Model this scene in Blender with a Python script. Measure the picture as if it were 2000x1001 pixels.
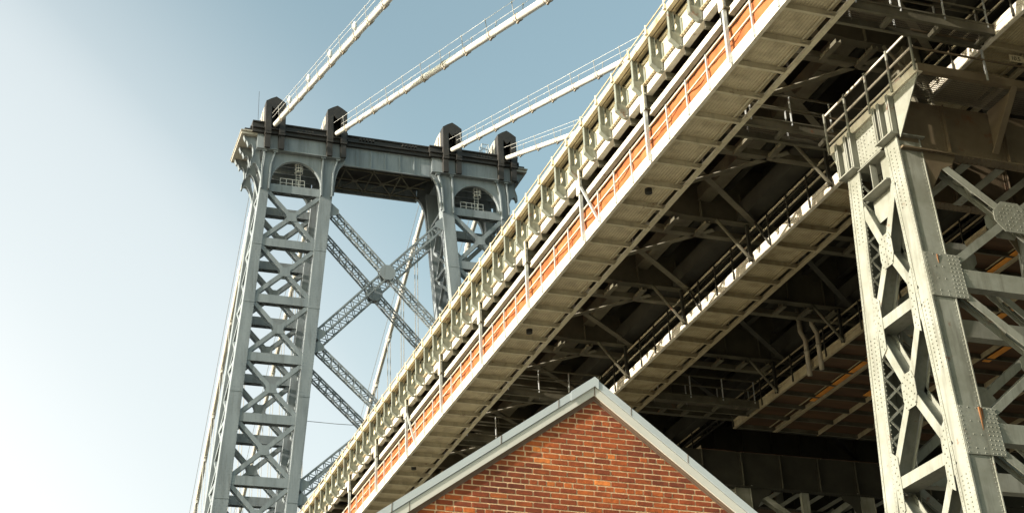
import bpy, math, random
from mathutils import Vector, Matrix
random.seed(7)
for o in list(bpy.data.objects): bpy.data.objects.remove(o)
scene = bpy.context.scene

# ------------------------------------------------------------------ camera, sky, sun, exposure
# world frame: +X across the bridge, +Y along it towards the tower, +Z up, camera at the origin, 1.6 m above ground
R0 = Vector((0.94435121, -0.32681054, -0.03735850))   # camera right
R1 = Vector((0.11489117, 0.43412694, -0.89349528))    # camera down
R2 = Vector((0.30822201, 0.83948119, 0.44751594))     # camera forward
cam = bpy.data.cameras.new('camera'); camo = bpy.data.objects.new('camera', cam)
scene.collection.objects.link(camo)
m = Matrix.Identity(4)
for i in range(3):
    m[i][0] = R0[i]; m[i][1] = -R1[i]; m[i][2] = -R2[i]
camo.matrix_world = m
cam.sensor_width = 36.0; cam.lens = 36.0*2997.67/2000.0
cam.clip_start = 0.1; cam.clip_end = 5000
scene.camera = camo

SUN = Vector((-1.0, -0.135, 0.325)).normalized()        # towards the sun
elev = math.asin(SUN.z); rot = math.atan2(SUN.x, SUN.y)
world = bpy.data.worlds.new("World"); scene.world = world; world.use_nodes = True
wn = world.node_tree; wn.nodes.clear()
sky = wn.nodes.new('ShaderNodeTexSky'); sky.sky_type = 'NISHITA'; sky.sun_disc = False
sky.sun_elevation = elev; sky.sun_rotation = rot; sky.air_density = 1.3; sky.dust_density = 3.5; sky.ozone_density = 1.5
bg = wn.nodes.new('ShaderNodeBackground'); bg.inputs[1].default_value = 0.12
out = wn.nodes.new('ShaderNodeOutputWorld')
hs = wn.nodes.new('ShaderNodeHueSaturation'); hs.inputs['Saturation'].default_value = 0.74; hs.inputs['Value'].default_value = 1.12
tc = wn.nodes.new('ShaderNodeTexCoord')                # bright low haze on the sunward side of the sky
dt = wn.nodes.new('ShaderNodeVectorMath'); dt.operation = 'DOT_PRODUCT'; dt.inputs[1].default_value = Vector((-0.513, 0.823, -0.245)).normalized()
wn.links.new(tc.outputs['Generated'], dt.inputs[0])
hz = wn.nodes.new('ShaderNodeValToRGB'); hz.color_ramp.interpolation = 'EASE'
hz.color_ramp.elements[0].position = 0.40; hz.color_ramp.elements[0].color = (0,0,0,1)
hz.color_ramp.elements[1].position = 0.70; hz.color_ramp.elements[1].color = (1,1,1,1)
for p_, v_ in ((0.46,0.05),(0.53,0.40),(0.56,0.58),(0.61,0.66),(0.65,0.72)):
    e_ = hz.color_ramp.elements.new(p_); e_.color = (v_,v_,v_,1)
hz.color_ramp.interpolation = 'B_SPLINE'
wn.links.new(dt.outputs['Value'], hz.inputs[0])
hm = wn.nodes.new('ShaderNodeMix'); hm.data_type = 'RGBA'; hm.inputs[7].default_value = (4.35, 4.5, 4.5, 1)
tint = wn.nodes.new('ShaderNodeMix'); tint.data_type = 'RGBA'; tint.blend_type = 'MULTIPLY'; tint.inputs[0].default_value = 1; tint.inputs[7].default_value = (0.90, 1.03, 0.925, 1)
wn.links.new(sky.outputs[0], hs.inputs['Color']); wn.links.new(hs.outputs[0], tint.inputs[6]); wn.links.new(tint.outputs[2], hm.inputs[6])
wn.links.new(hz.outputs[0], hm.inputs[0]); wn.links.new(hm.outputs[2], bg.inputs[0])
wn.links.new(bg.outputs[0], out.inputs[0])
sl = bpy.data.lights.new('sun', 'SUN'); sl.energy = 5.0; sl.angle = math.radians(0.5); sl.color = (1.0, 0.915, 0.79)
so = bpy.data.objects.new('sun', sl); scene.collection.objects.link(so)
so.rotation_euler = SUN.to_track_quat('Z', 'Y').to_euler()
scene.view_settings.view_transform = 'Standard'; scene.view_settings.look = 'None'
scene.view_settings.gamma = 1; scene.view_settings.exposure = 1.0

# ------------------------------------------------------------------ materials
def mat(name, col, rough=0.6, col2=None, nscale=2.0, rust=0.0, bump=0.0, bscale=30.0, metal=0.0, streak=None, rustcol=(0.16,0.055,0.02), grime=0.0, gsc=1.0):
    m = bpy.data.materials.new(name); m.use_nodes = True; nt = m.node_tree; N = nt.nodes; L = nt.links
    b = N['Principled BSDF']; b.inputs['Roughness'].default_value = rough; b.inputs['Metallic'].default_value = metal
    geo = N.new('ShaderNodeNewGeometry')
    mp = N.new('ShaderNodeMapping'); L.new(geo.outputs['Position'], mp.inputs['Vector'])
    if streak: mp.inputs['Scale'].default_value = streak
    n1 = N.new('ShaderNodeTexNoise'); n1.inputs['Scale'].default_value = nscale; n1.inputs['Detail'].default_value = 8; n1.inputs['Roughness'].default_value = 0.65
    L.new(mp.outputs[0], n1.inputs['Vector'])
    cr = N.new('ShaderNodeValToRGB'); cr.color_ramp.elements[0].position = 0.35; cr.color_ramp.elements[1].position = 0.68
    c2 = col2 if col2 else tuple(c*0.8 for c in col)
    cr.color_ramp.elements[0].color = (*c2, 1); cr.color_ramp.elements[1].color = (*col, 1)
    L.new(n1.outputs['Fac'], cr.inputs[0]); last = cr.outputs[0]
    if rust > 0:
        n2 = N.new('ShaderNodeTexNoise'); n2.inputs['Scale'].default_value = 1.3; n2.inputs['Detail'].default_value = 12; n2.inputs['Roughness'].default_value = 0.75
        L.new(geo.outputs['Position'], n2.inputs['Vector'])
        r2 = N.new('ShaderNodeValToRGB'); r2.color_ramp.elements[0].position = 0.66-rust*0.3; r2.color_ramp.elements[1].position = 0.72-rust*0.2
        r2.color_ramp.elements[0].color = (0,0,0,1); r2.color_ramp.elements[1].color = (1,1,1,1)
        L.new(n2.outputs['Fac'], r2.inputs[0])
        mx = N.new('ShaderNodeMix'); mx.data_type = 'RGBA'; mx.inputs[7].default_value = (*rustcol, 1)
        L.new(r2.outputs[0], mx.inputs[0]); L.new(last, mx.inputs[6]); last = mx.outputs[2]
    if grime > 0:                      # dark run-off streaks and grime patches
        m3 = N.new('ShaderNodeMapping'); m3.inputs['Scale'].default_value = (4*gsc,4*gsc,0.35*gsc); L.new(geo.outputs['Position'], m3.inputs['Vector'])
        n4 = N.new('ShaderNodeTexNoise'); n4.inputs['Scale'].default_value = 1.0; n4.inputs['Detail'].default_value = 9; n4.inputs['Roughness'].default_value = 0.7
        L.new(m3.outputs[0], n4.inputs['Vector'])
        r4 = N.new('ShaderNodeValToRGB'); r4.color_ramp.elements[0].position = 0.5; r4.color_ramp.elements[1].position = 0.72
        r4.color_ramp.elements[0].color = (0,0,0,1); r4.color_ramp.elements[1].color = (grime,grime,grime,1); L.new(n4.outputs['Fac'], r4.inputs[0])
        x4 = N.new('ShaderNodeMix'); x4.data_type = 'RGBA'; x4.inputs[7].default_value = (col[0]*0.28, col[1]*0.24, col[2]*0.2, 1)
        L.new(r4.outputs[0], x4.inputs[0]); L.new(last, x4.inputs[6]); last = x4.outputs[2]
    L.new(last, b.inputs['Base Color'])
    if bump > 0:
        n3 = N.new('ShaderNodeTexNoise'); n3.inputs['Scale'].default_value = bscale; n3.inputs['Detail'].default_value = 4
        L.new(geo.outputs['Position'], n3.inputs['Vector'])
        bp = N.new('ShaderNodeBump'); bp.inputs['Strength'].default_value = bump; bp.inputs['Distance'].default_value = 0.02
        L.new(n3.outputs['Fac'], bp.inputs['Height']); L.new(bp.outputs[0], b.inputs['Normal'])
    return m
M = {}
M['tower'] = mat('tower_paint', (0.27,0.30,0.315), 0.5, (0.18,0.205,0.22), 0.6, bump=0.15, bscale=6, streak=(1,1,0.25), grime=0.55, gsc=0.4)
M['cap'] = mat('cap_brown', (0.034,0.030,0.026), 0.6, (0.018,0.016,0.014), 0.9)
M['caplit'] = mat('cap_sunlit', (0.45,0.42,0.35), 0.5, (0.36,0.33,0.28), 1.0)  # sunlit copy of the cap brown, light put into the colour
M['cable'] = mat('cable_paint', (0.70,0.675,0.62), 0.45, (0.58,0.55,0.49), 1.2, rust=0.06, grime=0.35, gsc=0.5)
M['band'] = mat('cable_band', (0.42,0.38,0.30), 0.6, (0.25,0.2,0.15), 3.0)
M['rope'] = mat('wire_rope', (0.26,0.26,0.25), 0.5)
M['rope2'] = mat('pale_wire_rope', (0.75,0.73,0.68), 0.5)
M['deck'] = mat('cream_paint', (0.66,0.61,0.47), 0.5, (0.50,0.45,0.33), 1.6, rust=0.22, grime=0.5, bump=0.15, bscale=9)
M['bracket'] = mat('bracket_paint', (0.23,0.245,0.205), 0.55, (0.14,0.15,0.125), 2.5, rust=0.28, grime=0.5)
M['rusty'] = mat('rusty_strip', (0.54,0.49,0.36), 0.7, (0.40,0.32,0.20), 1.1, rust=0.32, rustcol=(0.27,0.08,0.02))
M['under'] = mat('grimy_shaded_steel', (0.042,0.040,0.030), 0.85, (0.02,0.019,0.014), 0.8, rust=0.10, rustcol=(0.06,0.03,0.012))  # grime, darkened further so shade under the deck is in the colour
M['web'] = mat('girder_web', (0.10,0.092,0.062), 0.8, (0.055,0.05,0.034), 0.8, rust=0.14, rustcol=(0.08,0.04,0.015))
M['under2'] = mat('grimy_steel_pale', (0.13,0.12,0.082), 0.7, (0.06,0.054,0.036), 1.1, rust=0.12)
M['tan'] = mat('tan_paint', (0.42,0.36,0.24), 0.6, (0.28,0.23,0.14), 1.2, rust=0.12, grime=0.5)
M['white'] = mat('white_beam_paint', (0.76,0.72,0.63), 0.45, (0.60,0.54,0.44), 1.8, rust=0.14, grime=0.4)
M['galv'] = mat('galvanised_steel', (0.50,0.52,0.52), 0.42, (0.40,0.42,0.42), 6.0, metal=0.35)
M['pier'] = mat('pier_paint', (0.285,0.29,0.255), 0.42, (0.19,0.19,0.155), 0.9, rust=0.16, bump=0.25, bscale=5, grime=0.6, gsc=0.8)
M['pierdark'] = mat('pier_cap_brown', (0.155,0.118,0.072), 0.55, (0.09,0.066,0.04), 0.7, rust=0.22, bump=0.2, bscale=5, rustcol=(0.12,0.045,0.02))
M['roof'] = mat('zinc_trim', (0.40,0.44,0.46), 0.42, (0.36,0.39,0.41), 1.5)
M['fascia'] = mat('fascia_paint', (0.52,0.51,0.47), 0.5, (0.47,0.46,0.42), 1.2)
M['trim'] = mat('brown_moulding', (0.16,0.10,0.065), 0.6, (0.11,0.07,0.045), 3.0)
M['mortar'] = mat('mortar', (0.66,0.46,0.28), 0.9, (0.50,0.34,0.20), 9.0, bump=0.5, bscale=120)
M['shingle'] = mat('roof_sheet', (0.2,0.2,0.2), 0.8)
M['pipe'] = mat('grey_pipe', (0.40,0.36,0.28), 0.5, (0.28,0.24,0.18), 1.5)
M['dark'] = mat('black_iron', (0.02,0.02,0.02), 0.6)
M['sign'] = mat('sign_plate', (0.55,0.48,0.33), 0.6)
M['lampw'] = mat('lamp_housing', (0.8,0.8,0.78), 0.4)
M['ground'] = mat('ground_earth', (0.07,0.062,0.045), 0.9, (0.045,0.04,0.03), 0.2)
M['bounce'] = mat('pale_bounce_sheet', (0.37,0.325,0.24), 0.9, (0.29,0.25,0.18), 0.3)  # colour of the sheet added as a light reflector
M['timber'] = mat('stained_deck', (0.12,0.062,0.028), 0.8, (0.055,0.028,0.014), 0.7, streak=(0.35,1.6,1))
M['orange_glow_and_box'] = mat('orange_glow_and_box_paint', (0.85,0.36,0.06), 0.7, (0.6,0.22,0.03), 1.2)  # sun glow put into an orange colour; also used on the tower roof box

def soffit_mat(name, col, dark):
    # ribbed galvanised decking with brown water stains
    m = mat(name, col, 0.6, dark, 0.9, rust=0.0, streak=(0.8,2.4,1)); nt = m.node_tree; N = nt.nodes; L = nt.links; b = N['Principled BSDF']
    geo = N.new('ShaderNodeNewGeometry'); sx = N.new('ShaderNodeSeparateXYZ'); L.new(geo.outputs['Position'], sx.inputs[0])
    def wave(outp, freq):
        a = N.new('ShaderNodeMath'); a.operation = 'MULTIPLY'; a.inputs[1].default_value = freq; L.new(outp, a.inputs[0])
        s = N.new('ShaderNodeMath'); s.operation = 'SINE'; L.new(a.outputs[0], s.inputs[0]); return s.outputs[0]
    w1 = wave(sx.outputs['X'], 2*math.pi/0.11); w2 = wave(sx.outputs['Y'], 2*math.pi/0.12)
    ad = N.new('ShaderNodeMath'); ad.operation = 'MULTIPLY_ADD'; ad.inputs[1].default_value = 0.45; L.new(w1, ad.inputs[2]); L.new(w2, ad.inputs[0])
    bp = N.new('ShaderNodeBump'); bp.inputs['Strength'].default_value = 0.8; bp.inputs['Distance'].default_value = 0.010
    L.new(ad.outputs[0], bp.inputs['Height']); L.new(bp.outputs[0], b.inputs['Normal'])
    # stains near the cross beams
    old = b.inputs['Base Color'].links[0].from_socket
    nz = N.new('ShaderNodeTexNoise'); nz.inputs['Scale'].default_value = 1.7; nz.inputs['Detail'].default_value = 6; L.new(geo.outputs['Position'], nz.inputs['Vector'])
    cr = N.new('ShaderNodeValToRGB'); cr.color_ramp.elements[0].position = 0.5; cr.color_ramp.elements[1].position = 0.62
    cr.color_ramp.elements[0].color = (0,0,0,1); cr.color_ramp.elements[1].color = (0.30,0.30,0.30,1); L.new(nz.outputs['Fac'], cr.inputs[0])
    mx = N.new('ShaderNodeMix'); mx.data_type = 'RGBA'; mx.inputs[7].default_value = (0.16,0.11,0.06,1)
    L.new(cr.outputs[0], mx.inputs[0]); L.new(old, mx.inputs[6]); L.new(mx.outputs[2], b.inputs['Base Color'])
    return m
M['soffit'] = soffit_mat('ribbed_decking', (0.64,0.57,0.42), (0.50,0.43,0.30))
M['soffit2'] = soffit_mat('ribbed_decking_dark', (0.50,0.43,0.28), (0.33,0.27,0.16))  # darker, browner version of the same decking

def net_mat():
    m = bpy.data.materials.new('orange_netting'); m.use_nodes = True; nt = m.node_tree; N = nt.nodes; L = nt.links
    b = N['Principled BSDF']; b.inputs['Roughness'].default_value = 0.8
    geo = N.new('ShaderNodeNewGeometry'); n = N.new('ShaderNodeTexNoise'); n.inputs['Scale'].default_value = 1.2; L.new(geo.outputs['Position'], n.inputs['Vector'])
    cr = N.new('ShaderNodeValToRGB'); cr.color_ramp.elements[0].color = (0.42,0.105,0.025,1); cr.color_ramp.elements[1].color = (0.60,0.22,0.075,1)
    cr.color_ramp.elements[0].position = 0.3; cr.color_ramp.elements[1].position = 0.7
    L.new(n.outputs['Fac'], cr.inputs[0]); L.new(cr.outputs[0], b.inputs['Base Color'])
    tr = N.new('ShaderNodeBsdfTranslucent'); L.new(cr.outputs[0], tr.inputs[0]); tp = N.new('ShaderNodeBsdfTransparent')
    a = N.new('ShaderNodeMixShader'); a.inputs[0].default_value = 0.3; L.new(b.outputs[0], a.inputs[1]); L.new(tr.outputs[0], a.inputs[2])
    c = N.new('ShaderNodeMixShader'); c.inputs[0].default_value = 0.12; L.new(a.outputs[0], c.inputs[1]); L.new(tp.outputs[0], c.inputs[2])
    L.new(c.outputs[0], N['Material Output'].inputs[0]); return m
M['net'] = net_mat()

def brick_mat():
    m = bpy.data.materials.new('red_brick'); m.use_nodes = True; nt = m.node_tree; N = nt.nodes; L = nt.links
    b = N['Principled BSDF']; b.inputs['Roughness'].default_value = 0.85
    at = N.new('ShaderNodeAttribute'); at.attribute_name = 'tone'
    cr = N.new('ShaderNodeValToRGB'); e = cr.color_ramp.elements
    e[0].position = 0.0; e[0].color = (0.13,0.026,0.008,1); e[1].position = 1.0; e[1].color = (0.80,0.27,0.06,1)
    for p, c in ((0.35,(0.22,0.044,0.009,1)),(0.75,(0.33,0.076,0.013,1)),(0.93,(0.47,0.125,0.022,1))):
        x = e.new(p); x.color = c
    L.new(at.outputs['Fac'], cr.inputs[0])
    geo = N.new('ShaderNodeNewGeometry'); n = N.new('ShaderNodeTexNoise'); n.inputs['Scale'].default_value = 14; n.inputs['Detail'].default_value = 8; n.inputs['Roughness'].default_value = 0.7
    L.new(geo.outputs['Position'], n.inputs['Vector'])
    c2 = N.new('ShaderNodeValToRGB'); c2.color_ramp.elements[0].color = (0.62,0.55,0.5,1); c2.color_ramp.elements[1].color = (1.25,1.2,1.2,1)
    c2.color_ramp.elements[0].position = 0.3; c2.color_ramp.elements[1].position = 0.7; L.new(n.outputs['Fac'], c2.inputs[0])
    mx = N.new('ShaderNodeMix'); mx.data_type = 'RGBA'; mx.blend_type = 'MULTIPLY'; mx.inputs[0].default_value = 1
    L.new(cr.outputs[0], mx.inputs[6]); L.new(c2.outputs[0], mx.inputs[7])
    ns = N.new('ShaderNodeTexNoise'); ns.inputs['Scale'].default_value = 1.5; ns.inputs['Detail'].default_value = 7; L.new(geo.outputs['Position'], ns.inputs['Vector'])
    c4 = N.new('ShaderNodeValToRGB'); c4.color_ramp.elements[0].color = (0.62,0.58,0.56,1); c4.color_ramp.elements[1].color = (1.08,1.08,1.08,1)
    c4.color_ramp.elements[0].position = 0.36; c4.color_ramp.elements[1].position = 0.58; L.new(ns.outputs['Fac'], c4.inputs[0])
    m5 = N.new('ShaderNodeMix'); m5.data_type = 'RGBA'; m5.blend_type = 'MULTIPLY'; m5.inputs[0].default_value = 1
    L.new(mx.outputs[2], m5.inputs[6]); L.new(c4.outputs[0], m5.inputs[7]); L.new(m5.outputs[2], b.inputs['Base Color'])
    n3 = N.new('ShaderNodeTexNoise'); n3.inputs['Scale'].default_value = 60; n3.inputs['Detail'].default_value = 5; L.new(geo.outputs['Position'], n3.inputs['Vector'])
    bp = N.new('ShaderNodeBump'); bp.inputs['Strength'].default_value = 0.6; bp.inputs['Distance'].default_value = 0.006
    L.new(n3.outputs['Fac'], bp.inputs['Height']); L.new(bp.outputs[0], b.inputs['Normal']); return m
M['brick'] = brick_mat()

def grate_mat():
    m = bpy.data.materials.new('bar_grating'); m.use_nodes = True; nt = m.node_tree; N = nt.nodes; L = nt.links
    b = N['Principled BSDF']; b.inputs['Base Color'].default_value = (0.16,0.14,0.11,1); b.inputs['Roughness'].default_value = 0.6
    geo = N.new('ShaderNodeNewGeometry'); sx = N.new('ShaderNodeSeparateXYZ'); L.new(geo.outputs['Position'], sx.inputs[0])
    def bars(outp, per, w):
        a = N.new('ShaderNodeMath'); a.operation = 'DIVIDE'; a.inputs[1].default_value = per; L.new(outp, a.inputs[0])
        f = N.new('ShaderNodeMath'); f.operation = 'FRACT'; L.new(a.outputs[0], f.inputs[0])
        g = N.new('ShaderNodeMath'); g.operation = 'LESS_THAN'; g.inputs[1].default_value = w; L.new(f.outputs[0], g.inputs[0]); return g.outputs[0]
    mx = N.new('ShaderNodeMath'); mx.operation = 'MAXIMUM'; L.new(bars(sx.outputs['X'], 0.05, 0.3), mx.inputs[0]); L.new(bars(sx.outputs['Y'], 0.10, 0.2), mx.inputs[1])
    tp = N.new('ShaderNodeBsdfTransparent'); ms = N.new('ShaderNodeMixShader')
    L.new(mx.outputs[0], ms.inputs[0]); L.new(tp.outputs[0], ms.inputs[1]); L.new(b.outputs[0], ms.inputs[2])
    L.new(ms.outputs[0], N['Material Output'].inputs[0]); return m
M['grate'] = grate_mat()

# ------------------------------------------------------------------ mesh builder
ROOT = {}
def V(*a): return Vector(a)
class MB:
    def __init__(s): s.v = []; s.f = []; s.smooth = False
    def add(s, vs, fs):
        n = len(s.v); s.v += [tuple(v) for v in vs]; s.f += [tuple(n+i for i in f) for f in fs]; return s
    def box(s, x0, x1, y0, y1, z0, z1):
        vs = [(x,y,z) for z in (z0,z1) for y in (y0,y1) for x in (x0,x1)]
        return s.add(vs, [(0,2,3,1),(4,5,7,6),(0,1,5,4),(2,6,7,3),(0,4,6,2),(1,3,7,5)])
    def beam(s, p, q, w, h, up=(0,0,1)):
        # box from p to q, h along 'up' (made perpendicular), w across
        p = Vector(p); q = Vector(q); d = (q-p).normalized(); u = Vector(up); u = (u-d*u.dot(d)).normalized(); r = d.cross(u)
        vs = [c + r*(w/2)*i + u*(h/2)*j for c in (p,q) for j in (-1,1) for i in (-1,1)]
        return s.add(vs, [(0,1,3,2),(4,6,7,5),(0,4,5,1),(2,3,7,6),(0,2,6,4),(1,5,7,3)])
    def tube(s, pts, r, n=8, cap=True):
        pts = [Vector(p) for p in pts]; rings = []
        for i, p in enumerate(pts):
            d = (pts[min(i+1,len(pts)-1)]-pts[max(i-1,0)]).normalized()
            a = d.cross(Vector((0,0,1)) if abs(d.z) < 0.95 else Vector((1,0,0))).normalized(); b = d.cross(a)
            rr = r[i] if isinstance(r, (list,tuple)) else r
            rings.append([p + a*rr*math.cos(2*math.pi*k/n) + b*rr*math.sin(2*math.pi*k/n) for k in range(n)])
        vs = [v for rg in rings for v in rg]; fs = []
        for i in range(len(pts)-1):
            for k in range(n):
                fs.append((i*n+k, i*n+(k+1)%n, (i+1)*n+(k+1)%n, (i+1)*n+k))
        if cap: fs += [tuple(range(n-1,-1,-1)), tuple((len(pts)-1)*n+k for k in range(n))]
        return s.add(vs, fs)
    def prism(s, poly, axis, a, b):
        # poly: 2D points in the two other axes (in x,y,z order); extruded along axis
        def mk(p, t): 
            l = list(p); l.insert('xyz'.index(axis), t); return tuple(l)
        n = len(poly); vs = [mk(p,a) for p in poly]+[mk(p,b) for p in poly]
        fs = [tuple(range(n)), tuple(range(2*n-1,n-1,-1))] + [(i, i+n, (i+1)%n+n, (i+1)%n) for i in range(n)]
        return s.add(vs, fs)
    def strip(s, A, B):
        # quad strip between two polylines
        n = len(A); return s.add(list(A)+list(B), [(i,i+1,n+i+1,n+i) for i in range(n-1)])
    def rivet(s, p, nrm, r=0.02, h=0.014):
        p = Vector(p); nrm = Vector(nrm).normalized()
        a = nrm.cross(Vector((0,0,1)) if abs(nrm.z) < 0.9 else Vector((1,0,0))).normalized(); b = nrm.cross(a)
        k = 6; v0 = [p + (a*math.cos(2*math.pi*i/k)+b*math.sin(2*math.pi*i/k))*r for i in range(k)]
        v1 = [p + (a*math.cos(2*math.pi*i/k)+b*math.sin(2*math.pi*i/k))*r*0.6 + nrm*h for i in range(k)]
        return s.add(v0+v1, [(i,(i+1)%k,k+(i+1)%k,k+i) for i in range(k)]+[tuple(range(k,2*k))])
    def rivline(s, p, q, nrm, pitch=0.13, r=0.02, h=0.014):
        p = Vector(p); q = Vector(q); n = max(1, int((q-p).length/pitch))
        for i in range(n+1): s.rivet(p.lerp(q, (i+0.0)/n), nrm, r, h)
        return s
    def lattice(s, p, q, w, d, nrm, t=0.07, pitch=None, faces='fbtu', bar=None):
        # laced member: four corner angles joined by zigzag bars. nrm = normal of the frame plane (depth d), w in plane
        p = Vector(p); q = Vector(q); D = (q-p); Lh = D.length; D.normalize(); N_ = Vector(nrm); N_ = (N_-D*N_.dot(D)).normalized(); W = D.cross(N_)
        bar = bar or t*0.6; pitch = pitch or w
        for i in (-1,1):
            for j in (-1,1):
                o = W*(w/2-t/2)*i + N_*(d/2-t/2)*j
                s.beam(p+o, q+o, t, t, N_)
        k = max(2, int(Lh/pitch))
        for side in faces:
            if side in 'fb': 
                off = N_*(d/2-0.02)*(1 if side == 'f' else -1); A = W*(w/2-t/2)
            else: 
                off = W*(w/2-0.02)*(1 if side == 't' else -1); A = N_*(d/2-t/2)
            for i in range(k):
                a = p + D*Lh*i/k; b = p + D*Lh*(i+1)/k; sg = 1 if i % 2 == 0 else -1
                s.beam(a+off+A*sg, b+off-A*sg, bar, 0.02, off)
        return s
    def build(s, name, material, parent=None, label=None, smooth=False, loc=None):
        me = bpy.data.meshes.new(name)
        base = ROOT.get(parent.name, Vector((0,0,0))) if parent else (Vector(loc) if loc else Vector((0,0,0)))
        me.from_pydata([(v[0]-base.x, v[1]-base.y, v[2]-base.z) for v in s.v], [], s.f)
        me.materials.append(M[material] if isinstance(material, str) else material)
        me.validate(); me.update()
        import bmesh
        bm = bmesh.new(); bm.from_mesh(me); bmesh.ops.recalc_face_normals(bm, faces=bm.faces); bm.to_mesh(me); bm.free()
        if smooth:
            for p in me.polygons: p.use_smooth = True
        o = bpy.data.objects.new(name, me); scene.collection.objects.link(o)
        if parent: o.parent = parent; ROOT[o.name] = base
        elif loc: o.location = loc
        if label: o['label'] = label
        return o
def thing(name, label, cat, loc=(0,0,0), group=None):
    o = bpy.data.objects.new(name, None); scene.collection.objects.link(o); o.location = loc; ROOT[o.name] = Vector(loc)
    o['label'] = label; o['category'] = cat
    if group: o['group'] = group
    return o
def tag(o, label, cat, group=None):
    o['label'] = label; o['category'] = cat
    if group: o['group'] = group
    return o
def copy_tree(o, parent=None):
    c = o.copy(); scene.collection.objects.link(c)
    if parent: c.parent = parent
    for ch in [x for x in bpy.data.objects if x.parent == o]: copy_tree(ch, c)
    return c
def lerp(a, b, t): return a+(b-a)*t

# ------------------------------------------------------------------ ground
g = MB(); g.add([(-3000,-3000,-1.6),(3000,-3000,-1.6),(3000,3000,-1.6),(-3000,3000,-1.6)], [(0,1,2,3)])
go = g.build('ground', 'ground'); go['kind'] = 'structure'
g = MB(); g.add([(-70,-40,-1.596),(18,-40,-1.596),(18,200,-1.596),(-70,200,-1.596)], [(0,1,2,3)])  # unseen pale sheet added to bounce sunlight up onto the walkway soffit
go = g.build('bounce_sheet', 'bounce'); go['kind'] = 'structure'

P = 6.03; FY0 = 34.15                       # floor beam spacing and phase
XE = 19.6                                   # left edge of the road deck
ZW = 25.6                                   # underside of the hanging walkways

# ------------------------------------------------------------------ road deck
deck = thing('bridge_deck', 'cream painted bridge road deck with bracketed edge, running diagonally overhead to the tower', 'bridge deck', (37.5,60,28))
y0, y1 = 10.0, 150.0
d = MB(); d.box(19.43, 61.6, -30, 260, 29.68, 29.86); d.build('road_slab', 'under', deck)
d = MB(); d.box(19.88, 19.92, y0, y1, 28.72, 29.65); d.box(19.78, 19.877, y0, y1, 29.43, 29.455)
d.build('edge_panel', 'deck', deck)
d = MB()
d.box(19.42, 19.80, y0, y1, 29.655, 29.675); d.box(19.38, 19.42, y0, y1, 29.55, 29.80); d.box(19.42, 19.53, y0, y1, 29.55, 29.58); d.box(19.60, 19.63, y0, y1, 29.58, 29.653)
d.tube([(19.34,y0,29.90),(19.34,y1,29.90)], 0.03, 6)
d.build('edge_coping', 'rusty', deck)
d = MB(); d.box(19.77, 19.88, y0, y1, 28.60, 28.63); d.box(19.85, 19.88, y0, y1, 28.63, 28.72)
for i in range(int((y1-y0)/0.17)):           # bolt heads along the strip under the panel
    if 30 < y0+i*0.17 < 105: d.box(19.79, 19.84, y0+i*0.17, y0+i*0.17+0.06, 28.57, 28.60)
d.build('bolted_strip', 'rusty', deck)
d = MB(); d.box(19.88, 19.91, y0, y1, 28.27, 28.57); d.box(19.87, 20.10, y0, y1, 28.24, 28.27)
d.build('edge_stringer', 'white', deck)
y = FY0-5*P/4
nb = 0
while y < 100:
    b = MB()
    b.box(19.42, 19.45, y-0.065, y+0.065, 28.72, 29.545)                # front flange of the channel post
    b.box(19.45, 19.60, y-0.015, y+0.015, 28.72, 29.545); b.box(19.60, 19.625, y-0.05, y+0.05, 28.72, 29.545)              # its web
    for k in range(6): b.rivet((19.55, y-0.015, 28.8+k*0.13), (0,-1,0), 0.022, 0.02)
    b.build('bracket', 'bracket', deck)
    b = MB(); b.prism([(19.70,29.5),(19.875,29.5),(19.875,28.725),(19.63,28.725),(19.63,28.80),(19.74,29.02),(19.70,29.2)], 'y', y-0.02, y+0.02)
    b.box(19.84,19.875,y-0.14,y+0.14,28.73,29.3); b.build('knee_plate', 'bracket', deck)
    b = MB()
    b.prism([(19.42,28.715),(19.83,28.715),(19.83,28.36),(19.72,28.24),(19.47,28.47)], 'y', y-0.06, y+0.06)
    b.prism([(19.39,28.73),(19.418,28.73),(19.43,28.46),(19.72,28.215),(19.84,28.215),(19.84,28.185),(19.70,28.185),(19.40,28.44)], 'y', y-0.10, y+0.10)
    b.build('bracket_shoe', 'bracket', deck)
    b = MB(); b.box(19.93, 22.9, y-0.02, y+0.02, 28.0, 28.235); b.box(19.93, 22.9, y-0.07, y+0.07, 27.97, 28.0)
    for k in range(7): b.rivet((20.5+k*0.3, y-0.02, 28.12), (0,-1,0), 0.03)
    b.build('outrigger', 'under2', deck)
    b = MB(); b.tube([(19.34,y,29.70),(19.34,y,29.98)], 0.04, 6); b.box(19.30, 19.378, y-0.07, y+0.07, 29.62, 29.72)
    b.build('coping_lug', 'rusty' if nb % 3 == 0 else 'deck', deck)
    y += P/4; nb += 1
fb_y = [FY0+P*k for k in range(-2, 13)]
for y in fb_y:
    b = MB()
    b.prism([(19.75,28.50),(23.6,28.50),(23.6,29.66),(60,29.66),(60,27.25),(24,27.25),(19.75,27.62)], 'y', y-0.015, y+0.015)
    b.beam((19.72,y,27.60),(24,y,27.23), 0.36, 0.04); b.box(24,60,y-0.18,y+0.18,27.21,27.25)
    b.box(19.75,24,y-0.15,y+0.15,28.50,28.53)
    for k in range(18):
        x = 21.2+k*1.75; zb = lerp(27.48,27.26,min(1,(x-21.2)/2.8)); b.box(x-0.02, x+0.02, y-0.15, y-0.015, zb, 28.5)
    b.build('floor_beam', 'web', deck)
    b = MB(); b.box(19.69,19.73,y-0.15,y+0.15,27.56,28.55); b.build('end_plate', 'white', deck)
    b = MB(); b.box(20.4, 52, y+0.62, y+0.90, 26.92, 26.96); b.box(20.4,52,y+0.60,y+0.64,26.92,27.14)
    b.build('lateral_strut', 'under2', deck)
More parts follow.
